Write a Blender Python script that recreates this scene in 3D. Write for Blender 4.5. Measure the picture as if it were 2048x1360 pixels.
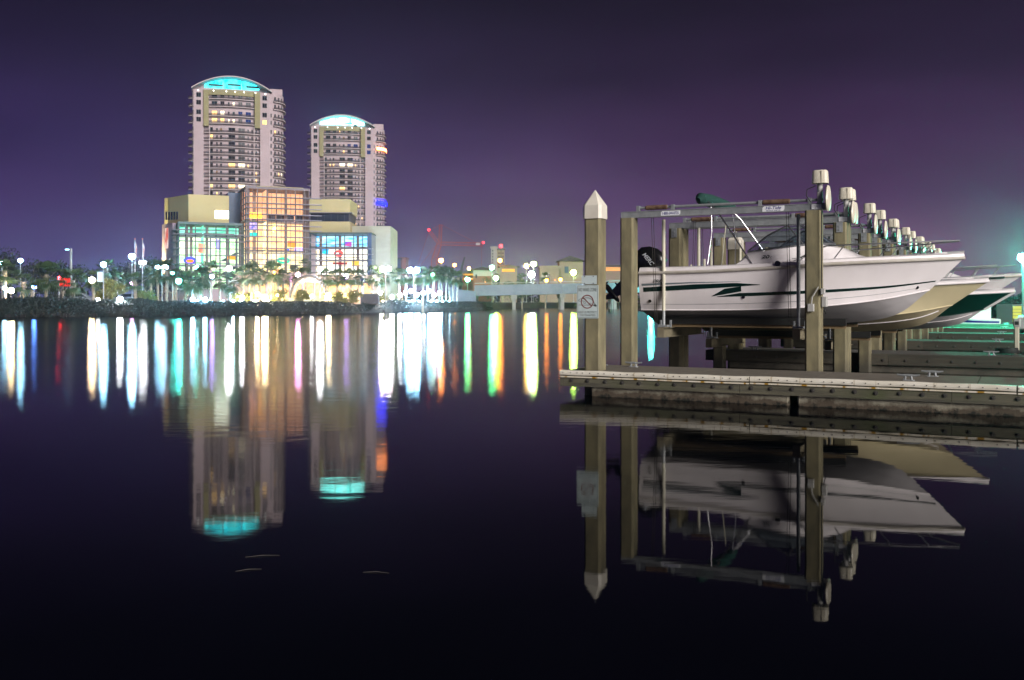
import bpy, bmesh, math, random
from mathutils import Vector, Matrix
import numpy as np
R = math.radians
sc = bpy.context.scene
for o in list(bpy.data.objects):
    bpy.data.objects.remove(o)
col = sc.collection
# ---------------------------------------------------------------- camera
F, CX, HZ, CH = 1950.0, 1024.0, 604.0, 1.6      # focal length, centre and horizon in photo pixels; eye height in metres
cam_d = bpy.data.cameras.new('camera')
cam = bpy.data.objects.new('camera', cam_d)
col.objects.link(cam)
cam_d.sensor_width = 36.0
cam_d.lens = F / 2048 * 36.0
cam_d.shift_y = -(680 - HZ) / 2048
cam_d.clip_start = 0.1
cam_d.clip_end = 9000
cam.location = (0, 0, CH)
cam.rotation_euler = (R(90), 0, 0)
sc.camera = cam
# ---------------------------------------------------------------- night sky
w = bpy.data.worlds.new('World')
sc.world = w
w.use_nodes = True
nt = w.node_tree
nt.nodes.clear()
wo = nt.nodes.new('ShaderNodeOutputWorld')
bg = nt.nodes.new('ShaderNodeBackground')
tc = nt.nodes.new('ShaderNodeTexCoord')
sx = nt.nodes.new('ShaderNodeSeparateXYZ')
rp = nt.nodes.new('ShaderNodeValToRGB')
nt.links.new(tc.outputs['Generated'], sx.inputs[0])
nt.links.new(sx.outputs['Z'], rp.inputs[0])
SKY = [(0.0, (.085, .084, .235)), (.045, (.070, .054, .158)), (.10, (.058, .034, .122)), (.16, (.037, .022, .086)),
       (.22, (.021, .0135, .045)), (.30, (.0100, .0072, .0195)), (.55, (.008, .006, .017)), (1.0, (.006, .005, .013))]
el = rp.color_ramp.elements
while len(el) < len(SKY):
    el.new(0.5)
for e, (p, c) in zip(el, SKY):
    e.position = p
    e.color = (*c, 1)
bg.inputs['Strength'].default_value = 1.08
rp2 = nt.nodes.new('ShaderNodeValToRGB')            # towards the right the glow turns from blue violet to mauve
SKY2 = [(0.0, (.190, .138, .195)), (.045, (.146, .090, .155)), (.10, (.086, .042, .112)), (.16, (.051, .023, .072)),
        (.22, (.025, .0135, .040)), (.30, (.0105, .0070, .0180)), (.55, (.008, .006, .015)), (1.0, (.006, .005, .012))]
el = rp2.color_ramp.elements
while len(el) < len(SKY2):
    el.new(0.5)
for e, (p, c) in zip(el, SKY2):
    e.position = p
    e.color = (*c, 1)
nt.links.new(sx.outputs['Z'], rp2.inputs[0])
az = nt.nodes.new('ShaderNodeMapRange')
az.inputs[1].default_value = -.40; az.inputs[2].default_value = .20
nt.links.new(sx.outputs['X'], az.inputs[0])
mixs = nt.nodes.new('ShaderNodeMix'); mixs.data_type = 'RGBA'
nt.links.new(az.outputs[0], mixs.inputs[0]); nt.links.new(rp.outputs[0], mixs.inputs[6]); nt.links.new(rp2.outputs[0], mixs.inputs[7])
cl = nt.nodes.new('ShaderNodeTexNoise'); cl.inputs['Scale'].default_value = 3.2; cl.inputs['Detail'].default_value = 5
cm_ = nt.nodes.new('ShaderNodeMapping'); cm_.inputs['Scale'].default_value = (1, 1, 3.5)
nt.links.new(tc.outputs['Generated'], cm_.inputs[0]); nt.links.new(cm_.outputs[0], cl.inputs['Vector'])
cr_n = nt.nodes.new('ShaderNodeMapRange'); cr_n.inputs[1].default_value = .3; cr_n.inputs[2].default_value = .7
cr_n.inputs[3].default_value = .78; cr_n.inputs[4].default_value = 1.24            # thin uneven cloud
nt.links.new(cl.outputs['Fac'], cr_n.inputs[0])
hsv = nt.nodes.new('ShaderNodeHueSaturation')
hsv.inputs['Saturation'].default_value = 1.02
nt.links.new(cr_n.outputs[0], hsv.inputs['Value']); nt.links.new(mixs.outputs[2], hsv.inputs['Color'])
nt.links.new(hsv.outputs[0], bg.inputs['Color'])
nt.links.new(bg.outputs[0], wo.inputs['Surface'])
# ---------------------------------------------------------------- the strong light behind the camera
sun_d = bpy.data.lights.new('sun', 'SUN')
sun_d.energy = 4.8
sun_d.angle = R(28)
sun_d.color = (1.0, .93, .88)
sun = bpy.data.objects.new('sun', sun_d)
col.objects.link(sun)
SUN_FROM = Vector((.58, -.815, math.tan(R(21)))).normalized()
sun.rotation_euler = SUN_FROM.to_track_quat('Z', 'Y').to_euler()
# ---------------------------------------------------------------- picture settings
vs = sc.view_settings
vs.view_transform = 'Standard'
vs.look = 'None'
vs.exposure = 0.0
vs.gamma = 1.0
sc.render.engine = 'CYCLES'
cy = sc.cycles
cy.use_denoising = True
try:
    cy.denoiser = 'OPENIMAGEDENOISE'
except Exception:
    pass
cy.max_bounces = 6
cy.diffuse_bounces = 2
cy.glossy_bounces = 4
cy.transparent_max_bounces = 12
cy.transmission_bounces = 4
cy.volume_bounces = 0
cy.caustics_reflective = True
cy.sample_clamp_indirect = 8.0
cy.use_light_tree = True

# ================================================================ helpers
def P(px, py, Y):
    """photo pixel + distance -> world point"""
    return Vector(((px - CX) / F * Y, Y, CH + (HZ - py) / F * Y))

def GX(px, Y):
    return (px - CX) / F * Y

def prop(o, label=None, cat=None, group=None, kind=None):
    if label: o['label'] = label
    if cat: o['category'] = cat
    if group: o['group'] = group
    if kind: o['kind'] = kind
    return o

def thing(name, label, cat, loc=(0, 0, 0), rotz=0.0, group=None):
    o = bpy.data.objects.new(name, None)
    o.empty_display_size = 0.2
    col.objects.link(o)
    o.location = loc
    o.rotation_euler = (0, 0, rotz)
    return prop(o, label, cat, group)

def obj(name, mesh, parent=None, loc=(0, 0, 0), rot=(0, 0, 0)):
    o = bpy.data.objects.new(name, mesh)
    col.objects.link(o)
    o.parent = parent
    o.location = loc
    o.rotation_euler = rot
    return o

class MB:
    def __init__(s):
        s.v, s.f, s.m, s.cur = [], [], [], 0
    def add(s, vs_, fs_):
        b = len(s.v)
        s.v += [tuple(p) for p in vs_]
        for f in fs_:
            s.f.append(tuple(b + i for i in f))
            s.m.append(s.cur)
        return s
    def box(s, x0, x1, y0, y1, z0, z1):
        return s.add([(x0, y0, z0), (x1, y0, z0), (x1, y1, z0), (x0, y1, z0), (x0, y0, z1), (x1, y0, z1), (x1, y1, z1), (x0, y1, z1)],
                     [(0, 3, 2, 1), (4, 5, 6, 7), (0, 1, 5, 4), (1, 2, 6, 5), (2, 3, 7, 6), (3, 0, 4, 7)])
    def prism(s, poly, z0, z1):
        n = len(poly)
        v = [(x, y, z0) for x, y in poly] + [(x, y, z1) for x, y in poly]
        f = [tuple(range(n - 1, -1, -1)), tuple(range(n, 2 * n))]
        f += [(i, (i + 1) % n, n + (i + 1) % n, n + i) for i in range(n)]
        return s.add(v, f)
    def cbox(s, cx, cy_, hx, hy, z0, z1, c):
        """box with chamfered vertical edges"""
        p = [(-hx + c, -hy), (hx - c, -hy), (hx, -hy + c), (hx, hy - c), (hx - c, hy), (-hx + c, hy), (-hx, hy - c), (-hx, -hy + c)]
        return s.prism([(cx + x, cy_ + y) for x, y in p], z0, z1)
    def prism_y(s, poly, y0, y1):
        """poly in x,z pushed along y"""
        n = len(poly)
        v = [(x, y0, z) for x, z in poly] + [(x, y1, z) for x, z in poly]
        f = [tuple(range(n)), tuple(range(2 * n - 1, n - 1, -1))]
        f += [(i, n + i, n + (i + 1) % n, (i + 1) % n) for i in range(n)]
        return s.add(v, f)
    def quad(s, a, b, c, d):
        return s.add([a, b, c, d], [(0, 1, 2, 3)])
    def path(s, pts, r, n=8, cap=True):
        pts = [Vector(p) for p in pts]
        k = len(pts)
        rs = r if isinstance(r, (list, tuple)) else [r] * k
        vs_, fs_ = [], []
        d0 = (pts[1] - pts[0]).normalized()
        up = Vector((0, 0, 1)) if abs(d0.z) < .9 else Vector((1, 0, 0))
        x = d0.cross(up).normalized()
        for i, p in enumerate(pts):
            if i == 0: d = pts[1] - pts[0]
            elif i == k - 1: d = pts[-1] - pts[-2]
            else: d = (pts[i + 1] - pts[i]).normalized() + (pts[i] - pts[i - 1]).normalized()
            d.normalize()
            x = (x - d * x.dot(d)).normalized()
            y = d.cross(x)
            for j in range(n):
                a = 2 * math.pi * j / n
                vs_.append(p + (x * math.cos(a) + y * math.sin(a)) * rs[i])
        for i in range(k - 1):
            for j in range(n):
                fs_.append((i * n + j, i * n + (j + 1) % n, (i + 1) * n + (j + 1) % n, (i + 1) * n + j))
        if cap:
            fs_.append(tuple(range(n - 1, -1, -1)))
            fs_.append(tuple((k - 1) * n + j for j in range(n)))
        return s.add(vs_, fs_)
    def tube(s, p0, p1, r, r1=None, n=8):
        return s.path([p0, p1], [r, r if r1 is None else r1], n)
    def lathe(s, prof, n=16, c=(0, 0, 0), axis='z'):
        """prof = [(radius, height)] round an axis"""
        vs_, fs_ = [], []
        for r_, h in prof:
            for j in range(n):
                a = 2 * math.pi * j / n
                p = (r_ * math.cos(a), r_ * math.sin(a), h)
                if axis == 'x': p = (p[2], p[0], p[1])
                if axis == 'y': p = (p[1], p[2], p[0])
                vs_.append((p[0] + c[0], p[1] + c[1], p[2] + c[2]))
        for i in range(len(prof) - 1):
            for j in range(n):
                fs_.append((i * n + j, i * n + (j + 1) % n, (i + 1) * n + (j + 1) % n, (i + 1) * n + j))
        fs_.append(tuple(range(n - 1, -1, -1)))
        k = (len(prof) - 1) * n
        fs_.append(tuple(k + j for j in range(n)))
        return s.add(vs_, fs_)
    def ball(s, c, r, n=12, m=6, sz=1.0):
        return s.lathe([(max(.001, r * math.sin(math.pi * i / m)), -r * sz * math.cos(math.pi * i / m)) for i in range(m + 1)], n, c)
    def mesh(s, name, mats, smooth=False):
        me = bpy.data.meshes.new(name)
        me.from_pydata(s.v, [], s.f)
        if not isinstance(mats, (list, tuple)): mats = [mats]
        for m_ in mats: me.materials.append(m_)
        if len(mats) > 1: me.polygons.foreach_set('material_index', s.m)
        if smooth:
            me.polygons.foreach_set('use_smooth', [True] * len(me.polygons))
            try: me.set_sharp_from_angle(angle=R(40))
            except Exception: pass
        me.update()
        return me
    def build(s, name, mats, parent=None, loc=(0, 0, 0), rotz=0.0, smooth=False):
        return obj(name, s.mesh(name, mats, smooth), parent, loc, (0, 0, rotz))

def text_mesh(txt, width, height, mat, shear=0.0, thick=0.0, squash=None):
    cu = bpy.data.curves.new('lettering', 'FONT')
    cu.body = txt
    cu.align_x, cu.align_y = 'CENTER', 'CENTER'
    cu.shear = shear
    cu.offset = thick
    t = bpy.data.objects.new('lettering', cu)
    col.objects.link(t)
    bpy.context.view_layer.update()
    me = bpy.data.meshes.new_from_object(t.evaluated_get(bpy.context.evaluated_depsgraph_get()))
    bpy.data.objects.remove(t)
    bpy.data.curves.remove(cu)
    xs = [v.co.x for v in me.vertices]; ys = [v.co.y for v in me.vertices]
    wx, wy = max(xs) - min(xs), max(ys) - min(ys)
    cx_, cy_ = (max(xs) + min(xs)) / 2, (max(ys) + min(ys)) / 2
    for v in me.vertices:                       # upright, facing -y
        v.co = Vector(((v.co.x - cx_) / wx * width, 0, (v.co.y - cy_) / wy * height))
    me.materials.clear()
    me.materials.append(mat)
    return me

# ---------------------------------------------------------------- materials
def mat(name, c1, c2=None, scale=4.0, rough=.6, metal=0.0, bump=0.0, bscale=None, stretch=(1, 1, 1), detail=5.0, lo=.35, hi=.65,
        c3=None, scale3=1.0, lo3=.5, hi3=.7, stretch3=(1, 1, 1), spec=.5, vary=0.0):
    m = bpy.data.materials.new(name)
    m.use_nodes = True
    n = m.node_tree.nodes; l = m.node_tree.links
    b = n['Principled BSDF']
    b.inputs['Roughness'].default_value = rough
    b.inputs['Metallic'].default_value = metal
    b.inputs['Specular IOR Level'].default_value = spec
    b.inputs['Base Color'].default_value = (*c1, 1)
    if c2 is None and not bump: return m
    t = n.new('ShaderNodeTexCoord')
    def noise(sc_, st, det=detail):
        mp = n.new('ShaderNodeMapping'); mp.inputs['Scale'].default_value = st
        l.new(t.outputs['Object'], mp.inputs[0])
        no = n.new('ShaderNodeTexNoise'); no.inputs['Scale'].default_value = sc_; no.inputs['Detail'].default_value = det
        l.new(mp.outputs[0], no.inputs['Vector'])
        return no
    def ramp(no, a, b_):
        r = n.new('ShaderNodeMapRange'); r.inputs[1].default_value = a; r.inputs[2].default_value = b_
        l.new(no.outputs['Fac'], r.inputs[0])
        return r
    no = noise(scale, stretch)
    if c2 is not None:
        mx = n.new('ShaderNodeMix'); mx.data_type = 'RGBA'
        mx.inputs[6].default_value = (*c1, 1); mx.inputs[7].default_value = (*c2, 1)
        l.new(ramp(no, lo, hi).outputs[0], mx.inputs[0])
        out = mx.outputs[2]
        if c3 is not None:
            m3 = n.new('ShaderNodeMix'); m3.data_type = 'RGBA'
            l.new(out, m3.inputs[6]); m3.inputs[7].default_value = (*c3, 1)
            l.new(ramp(noise(scale3, stretch3), lo3, hi3).outputs[0], m3.inputs[0])
            out = m3.outputs[2]
        if vary:
            oi = n.new('ShaderNodeObjectInfo')
            mr = n.new('ShaderNodeMapRange'); mr.inputs[3].default_value = 1 - vary; mr.inputs[4].default_value = 1 + vary
            l.new(oi.outputs['Random'], mr.inputs[0])
            hs = n.new('ShaderNodeHueSaturation'); l.new(mr.outputs[0], hs.inputs['Value']); l.new(out, hs.inputs['Color'])
            out = hs.outputs[0]
        l.new(out, b.inputs['Base Color'])
    if bump:
        nb = noise(bscale or scale * 3, stretch)
        bp = n.new('ShaderNodeBump'); bp.inputs['Strength'].default_value = bump; bp.inputs['Distance'].default_value = .03
        l.new(nb.outputs['Fac'], bp.inputs['Height']); l.new(bp.outputs[0], b.inputs['Normal'])
    return m

def emit(name, c, s, c2=None, scale=.3, lo=.35, hi=.65):
    m = bpy.data.materials.new(name)
    m.use_nodes = True
    n = m.node_tree.nodes; l = m.node_tree.links
    n.clear()
    o = n.new('ShaderNodeOutputMaterial'); e = n.new('ShaderNodeEmission')
    e.inputs[0].default_value = (*c, 1); e.inputs[1].default_value = s
    if c2 is not None:
        t = n.new('ShaderNodeTexCoord'); no = n.new('ShaderNodeTexNoise'); no.inputs['Scale'].default_value = scale; no.inputs['Detail'].default_value = 3
        l.new(t.outputs['Object'], no.inputs['Vector'])
        r = n.new('ShaderNodeMapRange'); r.inputs[1].default_value = lo; r.inputs[2].default_value = hi
        l.new(no.outputs['Fac'], r.inputs[0])
        mx = n.new('ShaderNodeMix'); mx.data_type = 'RGBA'; mx.inputs[6].default_value = (*c, 1); mx.inputs[7].default_value = (*c2, 1)
        l.new(r.outputs[0], mx.inputs[0]); l.new(mx.outputs[2], e.inputs[0])
    l.new(e.outputs[0], o.inputs[0])
    return m

def glass(name, tint=(.8, .85, .9), fac=.12, rough=.03):
    m = bpy.data.materials.new(name)
    m.use_nodes = True
    n = m.node_tree.nodes; l = m.node_tree.links
    n.clear()
    o = n.new('ShaderNodeOutputMaterial'); mx = n.new('ShaderNodeMixShader')
    tr = n.new('ShaderNodeBsdfTransparent'); tr.inputs[0].default_value = (*tint, 1)
    gl = n.new('ShaderNodeBsdfGlossy'); gl.inputs['Roughness'].default_value = rough
    mx.inputs[0].default_value = fac
    l.new(tr.outputs[0], mx.inputs[1]); l.new(gl.outputs[0], mx.inputs[2]); l.new(mx.outputs[0], o.inputs[0])
    return m

def ordinal(i):
    return ['first', 'second', 'third', 'fourth', 'fifth', 'sixth', 'seventh', 'eighth', 'ninth', 'tenth', 'eleventh', 'twelfth',
            'thirteenth', 'fourteenth', 'fifteenth', 'sixteenth', 'seventeenth', 'eighteenth', 'nineteenth', 'twentieth'][i]

K = {}
K['gel'] = mat('gelcoat_white', (.82, .78, .79), (.76, .72, .73), 2.0, rough=.2, stretch=(1, 1, .4), c3=(.60, .55, .50), scale3=3, lo3=.60, hi3=.95, stretch3=(1.5, 1, .25))
K['gel_cream'] = mat('gelcoat_cream', (.62, .54, .34), (.56, .49, .31), 2.0, rough=.3)
K['gel_grey'] = mat('antifouling_grey', (.50, .48, .49), (.42, .40, .41), 3.0, rough=.55, stretch=(.5, 1, 2))
K['gel_tan'] = mat('antifouling_tan', (.36, .31, .20), (.27, .23, .15), 3.0, rough=.55)
K['gel_green'] = mat('gelcoat_dark_green', (.004, .018, .014), rough=.2)
K['green'] = mat('stripe_green', (.003, .019, .017), rough=.25)
K['slate'] = mat('stripe_slate', (.13, .17, .19), rough=.3)
K['navy'] = mat('canvas_navy', (.01, .014, .05), (.016, .02, .07), 30, rough=.85)
K['canvas'] = mat('canvas_green', (.006, .045, .038), (.010, .060, .050), 20, rough=.85, bump=.3)
K['rub'] = mat('rub_rail', (.42, .39, .33), (.50, .47, .43), 6, rough=.5)
K['chrome'] = mat('stainless', (.50, .50, .52), rough=.30, metal=1.0)
K['alu'] = mat('anodised_aluminium', (.30, .31, .33), rough=.35, metal=.9)
K['galv'] = mat('galvanised_steel', (.25, .27, .28), (.33, .35, .36), 9, rough=.5, metal=.35, bump=.1)
K['rust'] = mat('rusted_steel', (.075, .035, .02), (.16, .10, .06), 12, rough=.8, bump=.3)
K['black'] = mat('black_plastic', (.008, .008, .009), rough=.22)
K['carpet'] = mat('black_carpet', (.006, .006, .006), (.012, .012, .012), 60, rough=.95)
K['rubber'] = mat('black_rubber', (.01, .01, .01), rough=.7)
K['white_plastic'] = mat('white_plastic', (.74, .70, .58), (.64, .60, .48), 5, rough=.4, stretch=(1, 1, .3), c3=(.36, .33, .25), scale3=6, lo3=.62, hi3=.85)
K['pvc'] = mat('pvc_pipe', (.62, .60, .47), (.50, .48, .38), 8, rough=.4, stretch=(1, 1, .2))
K['pile'] = mat('pile_concrete', (.235, .208, .118), (.155, .140, .082), 3.5, rough=.85, bump=.10, bscale=40, stretch=(1.5, 1.5, .8), c3=(.085, .076, .05), scale3=2.2, lo3=.46, hi3=.72, stretch3=(1.6, 1.6, .35), vary=.10)
K['deck'] = mat('deck_concrete', (.155, .135, .105), (.115, .10, .08), 5, rough=.9, bump=.2, bscale=50)
K['fascia'] = mat('weathered_timber', (.125, .118, .078), (.062, .058, .045), 3, rough=.85, bump=.3, bscale=16, stretch=(.35, 2, 5), c3=(.075, .085, .04), scale3=1.3, lo3=.5, hi3=.75, vary=.12)
K['bunk_wood'] = mat('bunk_timber', (.22, .155, .075), (.13, .09, .05), 4, rough=.8, stretch=(.3, 2, 4))
K['strip'] = mat('vinyl_strip', (.80, .77, .67), (.70, .66, .55), 3, rough=.45, c3=(.30, .20, .05), scale3=9, lo3=.60, hi3=.75, stretch3=(1, .01, .01))
K['strip_low'] = mat('vinyl_strip_rusty', (.72, .68, .58), (.64, .58, .44), 3, rough=.45, c3=(.34, .19, .02), scale3=7, lo3=.52, hi3=.60, stretch3=(1, .01, .01))
K['bolt'] = mat('bolt_steel', (.10, .095, .085), rough=.5, metal=.6)
K['box_grey'] = mat('grey_box', (.40, .40, .38), rough=.5)
K['cable'] = mat('cable_dark', (.05, .045, .04), rough=.5, metal=.4)
K['sign_white'] = mat('sign_white', (.56, .66, .66), (.50, .60, .60), 10, rough=.4)
K['sign_ink'] = mat('sign_ink', (.07, .085, .08), rough=.5)
K['sign_red'] = mat('sign_red', (.20, .035, .03), rough=.5)
K['sticker'] = mat('sticker_white', (.75, .77, .80), rough=.4)
K['blue_ink'] = mat('blue_ink', (.02, .02, .20), rough=.4)
K['screen'] = glass('windscreen_glass', (.55, .6, .66), .14)
# ================================================================ water
def water_material():
    m = bpy.data.materials.new('channel_water')
    m.use_nodes = True
    n = m.node_tree.nodes; l = m.node_tree.links
    n.clear()
    out = n.new('ShaderNodeOutputMaterial'); mxw = n.new('ShaderNodeMixShader'); fr = n.new('ShaderNodeFresnel'); fr.inputs['IOR'].default_value = 1.333
    dif = n.new('ShaderNodeBsdfDiffuse'); dif.inputs['Color'].default_value = (.0010, .0016, .0035, 1)
    b = n.new('ShaderNodeBsdfGlossy'); b.distribution = 'BECKMANN'; b.inputs['Color'].default_value = (.63, .63, .62, 1)
    l.new(fr.outputs[0], mxw.inputs[0]); l.new(dif.outputs[0], mxw.inputs[1]); l.new(b.outputs[0], mxw.inputs[2]); l.new(mxw.outputs[0], out.inputs[0])
    t = n.new('ShaderNodeTexCoord')
    s = n.new('ShaderNodeSeparateXYZ'); l.new(t.outputs['Object'], s.inputs[0])
    # the basin near this shore is calm, the open channel carries a fine ripple
    r = n.new('ShaderNodeMapRange'); r.inputs[1].default_value = 4.0; r.inputs[2].default_value = 22.0; r.inputs[3].default_value = .024; r.inputs[4].default_value = .150
    l.new(s.outputs['Y'], r.inputs[0])
    # and between the docks it is calmer
    sh = n.new('ShaderNodeMapRange'); sh.interpolation_type = 'SMOOTHSTEP'
    sh.inputs[1].default_value = 1.0; sh.inputs[2].default_value = 4.0; sh.inputs[3].default_value = 1.0; sh.inputs[4].default_value = .42
    l.new(s.outputs['X'], sh.inputs[0])
    far = n.new('ShaderNodeMapRange'); far.inputs[1].default_value = 26; far.inputs[2].default_value = 34
    l.new(s.outputs['Y'], far.inputs[0])
    mxs = n.new('ShaderNodeMix'); l.new(far.outputs[0], mxs.inputs[0]); l.new(sh.outputs[0], mxs.inputs[2]); mxs.inputs[3].default_value = 1.0
    mu = n.new('ShaderNodeMath'); mu.operation = 'MULTIPLY'
    l.new(r.outputs[0], mu.inputs[0]); l.new(mxs.outputs[0], mu.inputs[1])
    mp = n.new('ShaderNodeMapping'); mp.inputs['Scale'].default_value = (.25, 1.0, 1)
    l.new(t.outputs['Object'], mp.inputs[0])
    no = n.new('ShaderNodeTexNoise'); no.inputs['Scale'].default_value = .35; no.inputs['Detail'].default_value = 3
    l.new(mp.outputs[0], no.inputs['Vector'])
    nr = n.new('ShaderNodeMapRange'); nr.inputs[1].default_value = .3; nr.inputs[2].default_value = .7; nr.inputs[3].default_value = .86; nr.inputs[4].default_value = 1.12
    l.new(no.outputs['Fac'], nr.inputs[0])
    m2 = n.new('ShaderNodeMath'); m2.operation = 'MULTIPLY'
    l.new(mu.outputs[0], m2.inputs[0]); l.new(nr.outputs[0], m2.inputs[1])
    l.new(m2.outputs[0], b.inputs['Roughness'])
    mp2 = n.new('ShaderNodeMapping'); mp2.inputs['Scale'].default_value = (.8, 1.6, 1)
    l.new(t.outputs['Object'], mp2.inputs[0])
    nb = n.new('ShaderNodeTexNoise'); nb.inputs['Scale'].default_value = 2.2; nb.inputs['Detail'].default_value = 3
    l.new(mp2.outputs[0], nb.inputs['Vector'])
    bs = n.new('ShaderNodeMapRange'); bs.inputs[1].default_value = 7; bs.inputs[2].default_value = 20; bs.inputs[3].default_value = .10; bs.inputs[4].default_value = 1.0
    l.new(s.outputs['Y'], bs.inputs[0])
    bm_ = n.new('ShaderNodeMath'); bm_.operation = 'MULTIPLY'; l.new(bs.outputs[0], bm_.inputs[0]); l.new(mxs.outputs[0], bm_.inputs[1])
    bp = n.new('ShaderNodeBump'); bp.inputs['Distance'].default_value = .0048
    l.new(bm_.outputs[0], bp.inputs['Strength'])
    l.new(nb.outputs['Fac'], bp.inputs['Height']); l.new(bp.outputs[0], b.inputs['Normal'])
    return m
wb = MB().quad((-515, -55, 0), (515, -55, 0), (515, 635, 0), (-515, 635, 0))
prop(wb.build('water', water_material()), kind='structure')

# ================================================================ far land
K['soil'] = mat('dark_soil', (.010, .013, .012), (.018, .020, .017), .6, rough=.95, bump=.4, bscale=2)
K['plaza'] = mat('plaza_paving', (.20, .18, .16), (.15, .14, .13), .4, rough=.9)
K['leaf'] = mat('palm_leaf', (.022, .048, .018), (.036, .070, .022), 1.5, rough=.55, vary=.25)
K['leaf_dark'] = mat('shrub_leaf', (.006, .015, .016), (.010, .022, .019), .8, rough=.6, vary=.2)
K['leaf_yellow'] = mat('flax_leaf', (.12, .14, .03), (.17, .16, .04), 1.5, rough=.55)
K['trunk'] = mat('palm_trunk', (.34, .29, .23), (.20, .17, .13), 5, rough=.9, bump=.8, bscale=8, stretch=(1.5, 1.5, .8))
K['rock'] = mat('rip_rap', (.020, .021, .024), (.012, .012, .014), 1.2, rough=.9, vary=.3)
SHORE = [(-500, 86), (0, 101), (200, 107), (400, 113), (640, 126), (720, 140), (800, 157), (900, 170), (950, 180), (975, 215),
         (1060, 262), (1300, 270), (1650, 250), (1850, 180), (1960, 130), (2060, 100), (2500, 80)]
def shore_y(px):
    for (a, ya), (b, yb) in zip(SHORE, SHORE[1:]):
        if a <= px <= b:
            return ya + (yb - ya) * (px - a) / (b - a)
    return 90
GROUND = 1.5
lb = MB()
rings = [(0, -.6), (1.0, .25), (3.2, .95), (6.0, 1.42), (9.0, GROUND), (60, GROUND), (200, GROUND), (999, GROUND)]
spx = []
for (a, ya), (b, yb) in zip(SHORE, SHORE[1:]):
    k = max(1, int((b - a) / 50))
    spx += [a + (b - a) * i / k for i in range(k)]
spx.append(2500)
random.seed(3)
vv = []
for px in spx:
    j = random.uniform(-.8, .8)
    for dy, z in rings:
        Y = shore_y(px) + dy + (j if dy < 7 else 0) if dy < 900 else 630.0
        vv.append((GX(px, Y), Y, z))
nr_ = len(rings)
ff = [(i * nr_ + j, (i + 1) * nr_ + j, (i + 1) * nr_ + j + 1, i * nr_ + j + 1) for i in range(len(spx) - 1) for j in range(nr_ - 1)]
lb.add(vv, ff)
for f in lb.f:
    pass
lb.m = [1 if (k % (nr_ - 1)) >= 4 else 0 for k in range(len(ff))]
prop(lb.build('ground', [K['soil'], K['plaza']], smooth=True), kind='structure')

# leafy cover on the bank
def leaf_cloud(pts, size, rnd, up=.35):
    """small leaf quads at points -> verts, faces"""
    n_ = len(pts)
    d = rnd.normal(size=(n_, 3)); d[:, 2] += up
    d /= np.linalg.norm(d, axis=1)[:, None]
    t = rnd.normal(size=(n_, 3)); t -= d * (t * d).sum(1)[:, None]
    t /= np.linalg.norm(t, axis=1)[:, None]
    s = (size * rnd.uniform(.6, 1.4, n_))[:, None]
    a, b, c = pts - t * s * .35, pts + d * s, pts + t * s * .35
    v = np.stack([a, b, c], 1).reshape(-1, 3)
    f = np.arange(n_ * 3).reshape(-1, 3)
    return v, f
def leaf_obj(name, v, f, m, parent=None):
    me = bpy.data.meshes.new(name)
    me.from_pydata(v.tolist(), [], f.tolist())
    me.materials.append(m)
    me.update()
    return obj(name, me, parent)
rnd = np.random.default_rng(5)
pts = []
for i in range(64000):
    px = rnd.uniform(-80, 985) if rnd.random() < .8 else rnd.uniform(985, 2300)
    dy = rnd.uniform(.6, 9.5)
    Y = shore_y(px) + dy
    g = np.interp(dy, [0, 1, 3.2, 6, 9], [-.6, .25, .95, 1.42, 1.5])
    x = GX(px, Y)
    h = .16 + .40 * (math.sin(x * .9 + 1.7 * math.sin(Y * .31)) * .5 + .5) * (.5 + .5 * math.sin(x * .23))
    if px < 170 or px > 1700: h *= 1.9
    if 985 < px < 1700: h = 1.2 + 3.2 * h
    if 480 < px < 780 and dy > 5.5: h *= .4
    pts.append((x, Y, g + rnd.random() * max(.15, h)))
v, f = leaf_cloud(np.array(pts), .19, rnd)
prop(leaf_obj('bank_shrubs', v, f, K['leaf_dark']), 'low dark shrubs and grass covering the far bank', 'ground cover', kind='stuff')
rb = MB()
random.seed(9)
for i in range(260):
    px = random.uniform(850, 985) if i % 3 else random.uniform(-50, 985)
    Y = shore_y(px) + random.uniform(.1, 1.6)
    r_ = random.uniform(.10, .30)
    c = Vector((GX(px, Y), Y, random.uniform(.0, .45)))
    rb.add([c + Vector((random.uniform(.6, 1) * r_ * sx_, random.uniform(.6, 1) * r_ * sy_, random.uniform(.5, .9) * r_ * sz_)) for sz_ in (-1, 1) for sx_, sy_ in ((-1, -1), (1, -1), (1, 1), (-1, 1))],
           [(0, 3, 2, 1), (4, 5, 6, 7), (0, 1, 5, 4), (1, 2, 6, 5), (2, 3, 7, 6), (3, 0, 4, 7)])
prop(rb.build('shore_rocks', K['rock']), 'loose grey rocks along the far waterline', 'rocks', kind='stuff')
# ================================================================ marina: a runs along the boats (towards the bows), b away from the camera
MROT = R(-27.4)
U = Vector((math.cos(MROT), math.sin(MROT), 0)); V = Vector((-math.sin(MROT), math.cos(MROT), 0))
MO = Vector((5.203, 16.8, 0))
def mw(a, b, z=0.0):
    p = MO + U * a + V * b
    return (p.x, p.y, z)
DECK = .424

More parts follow.
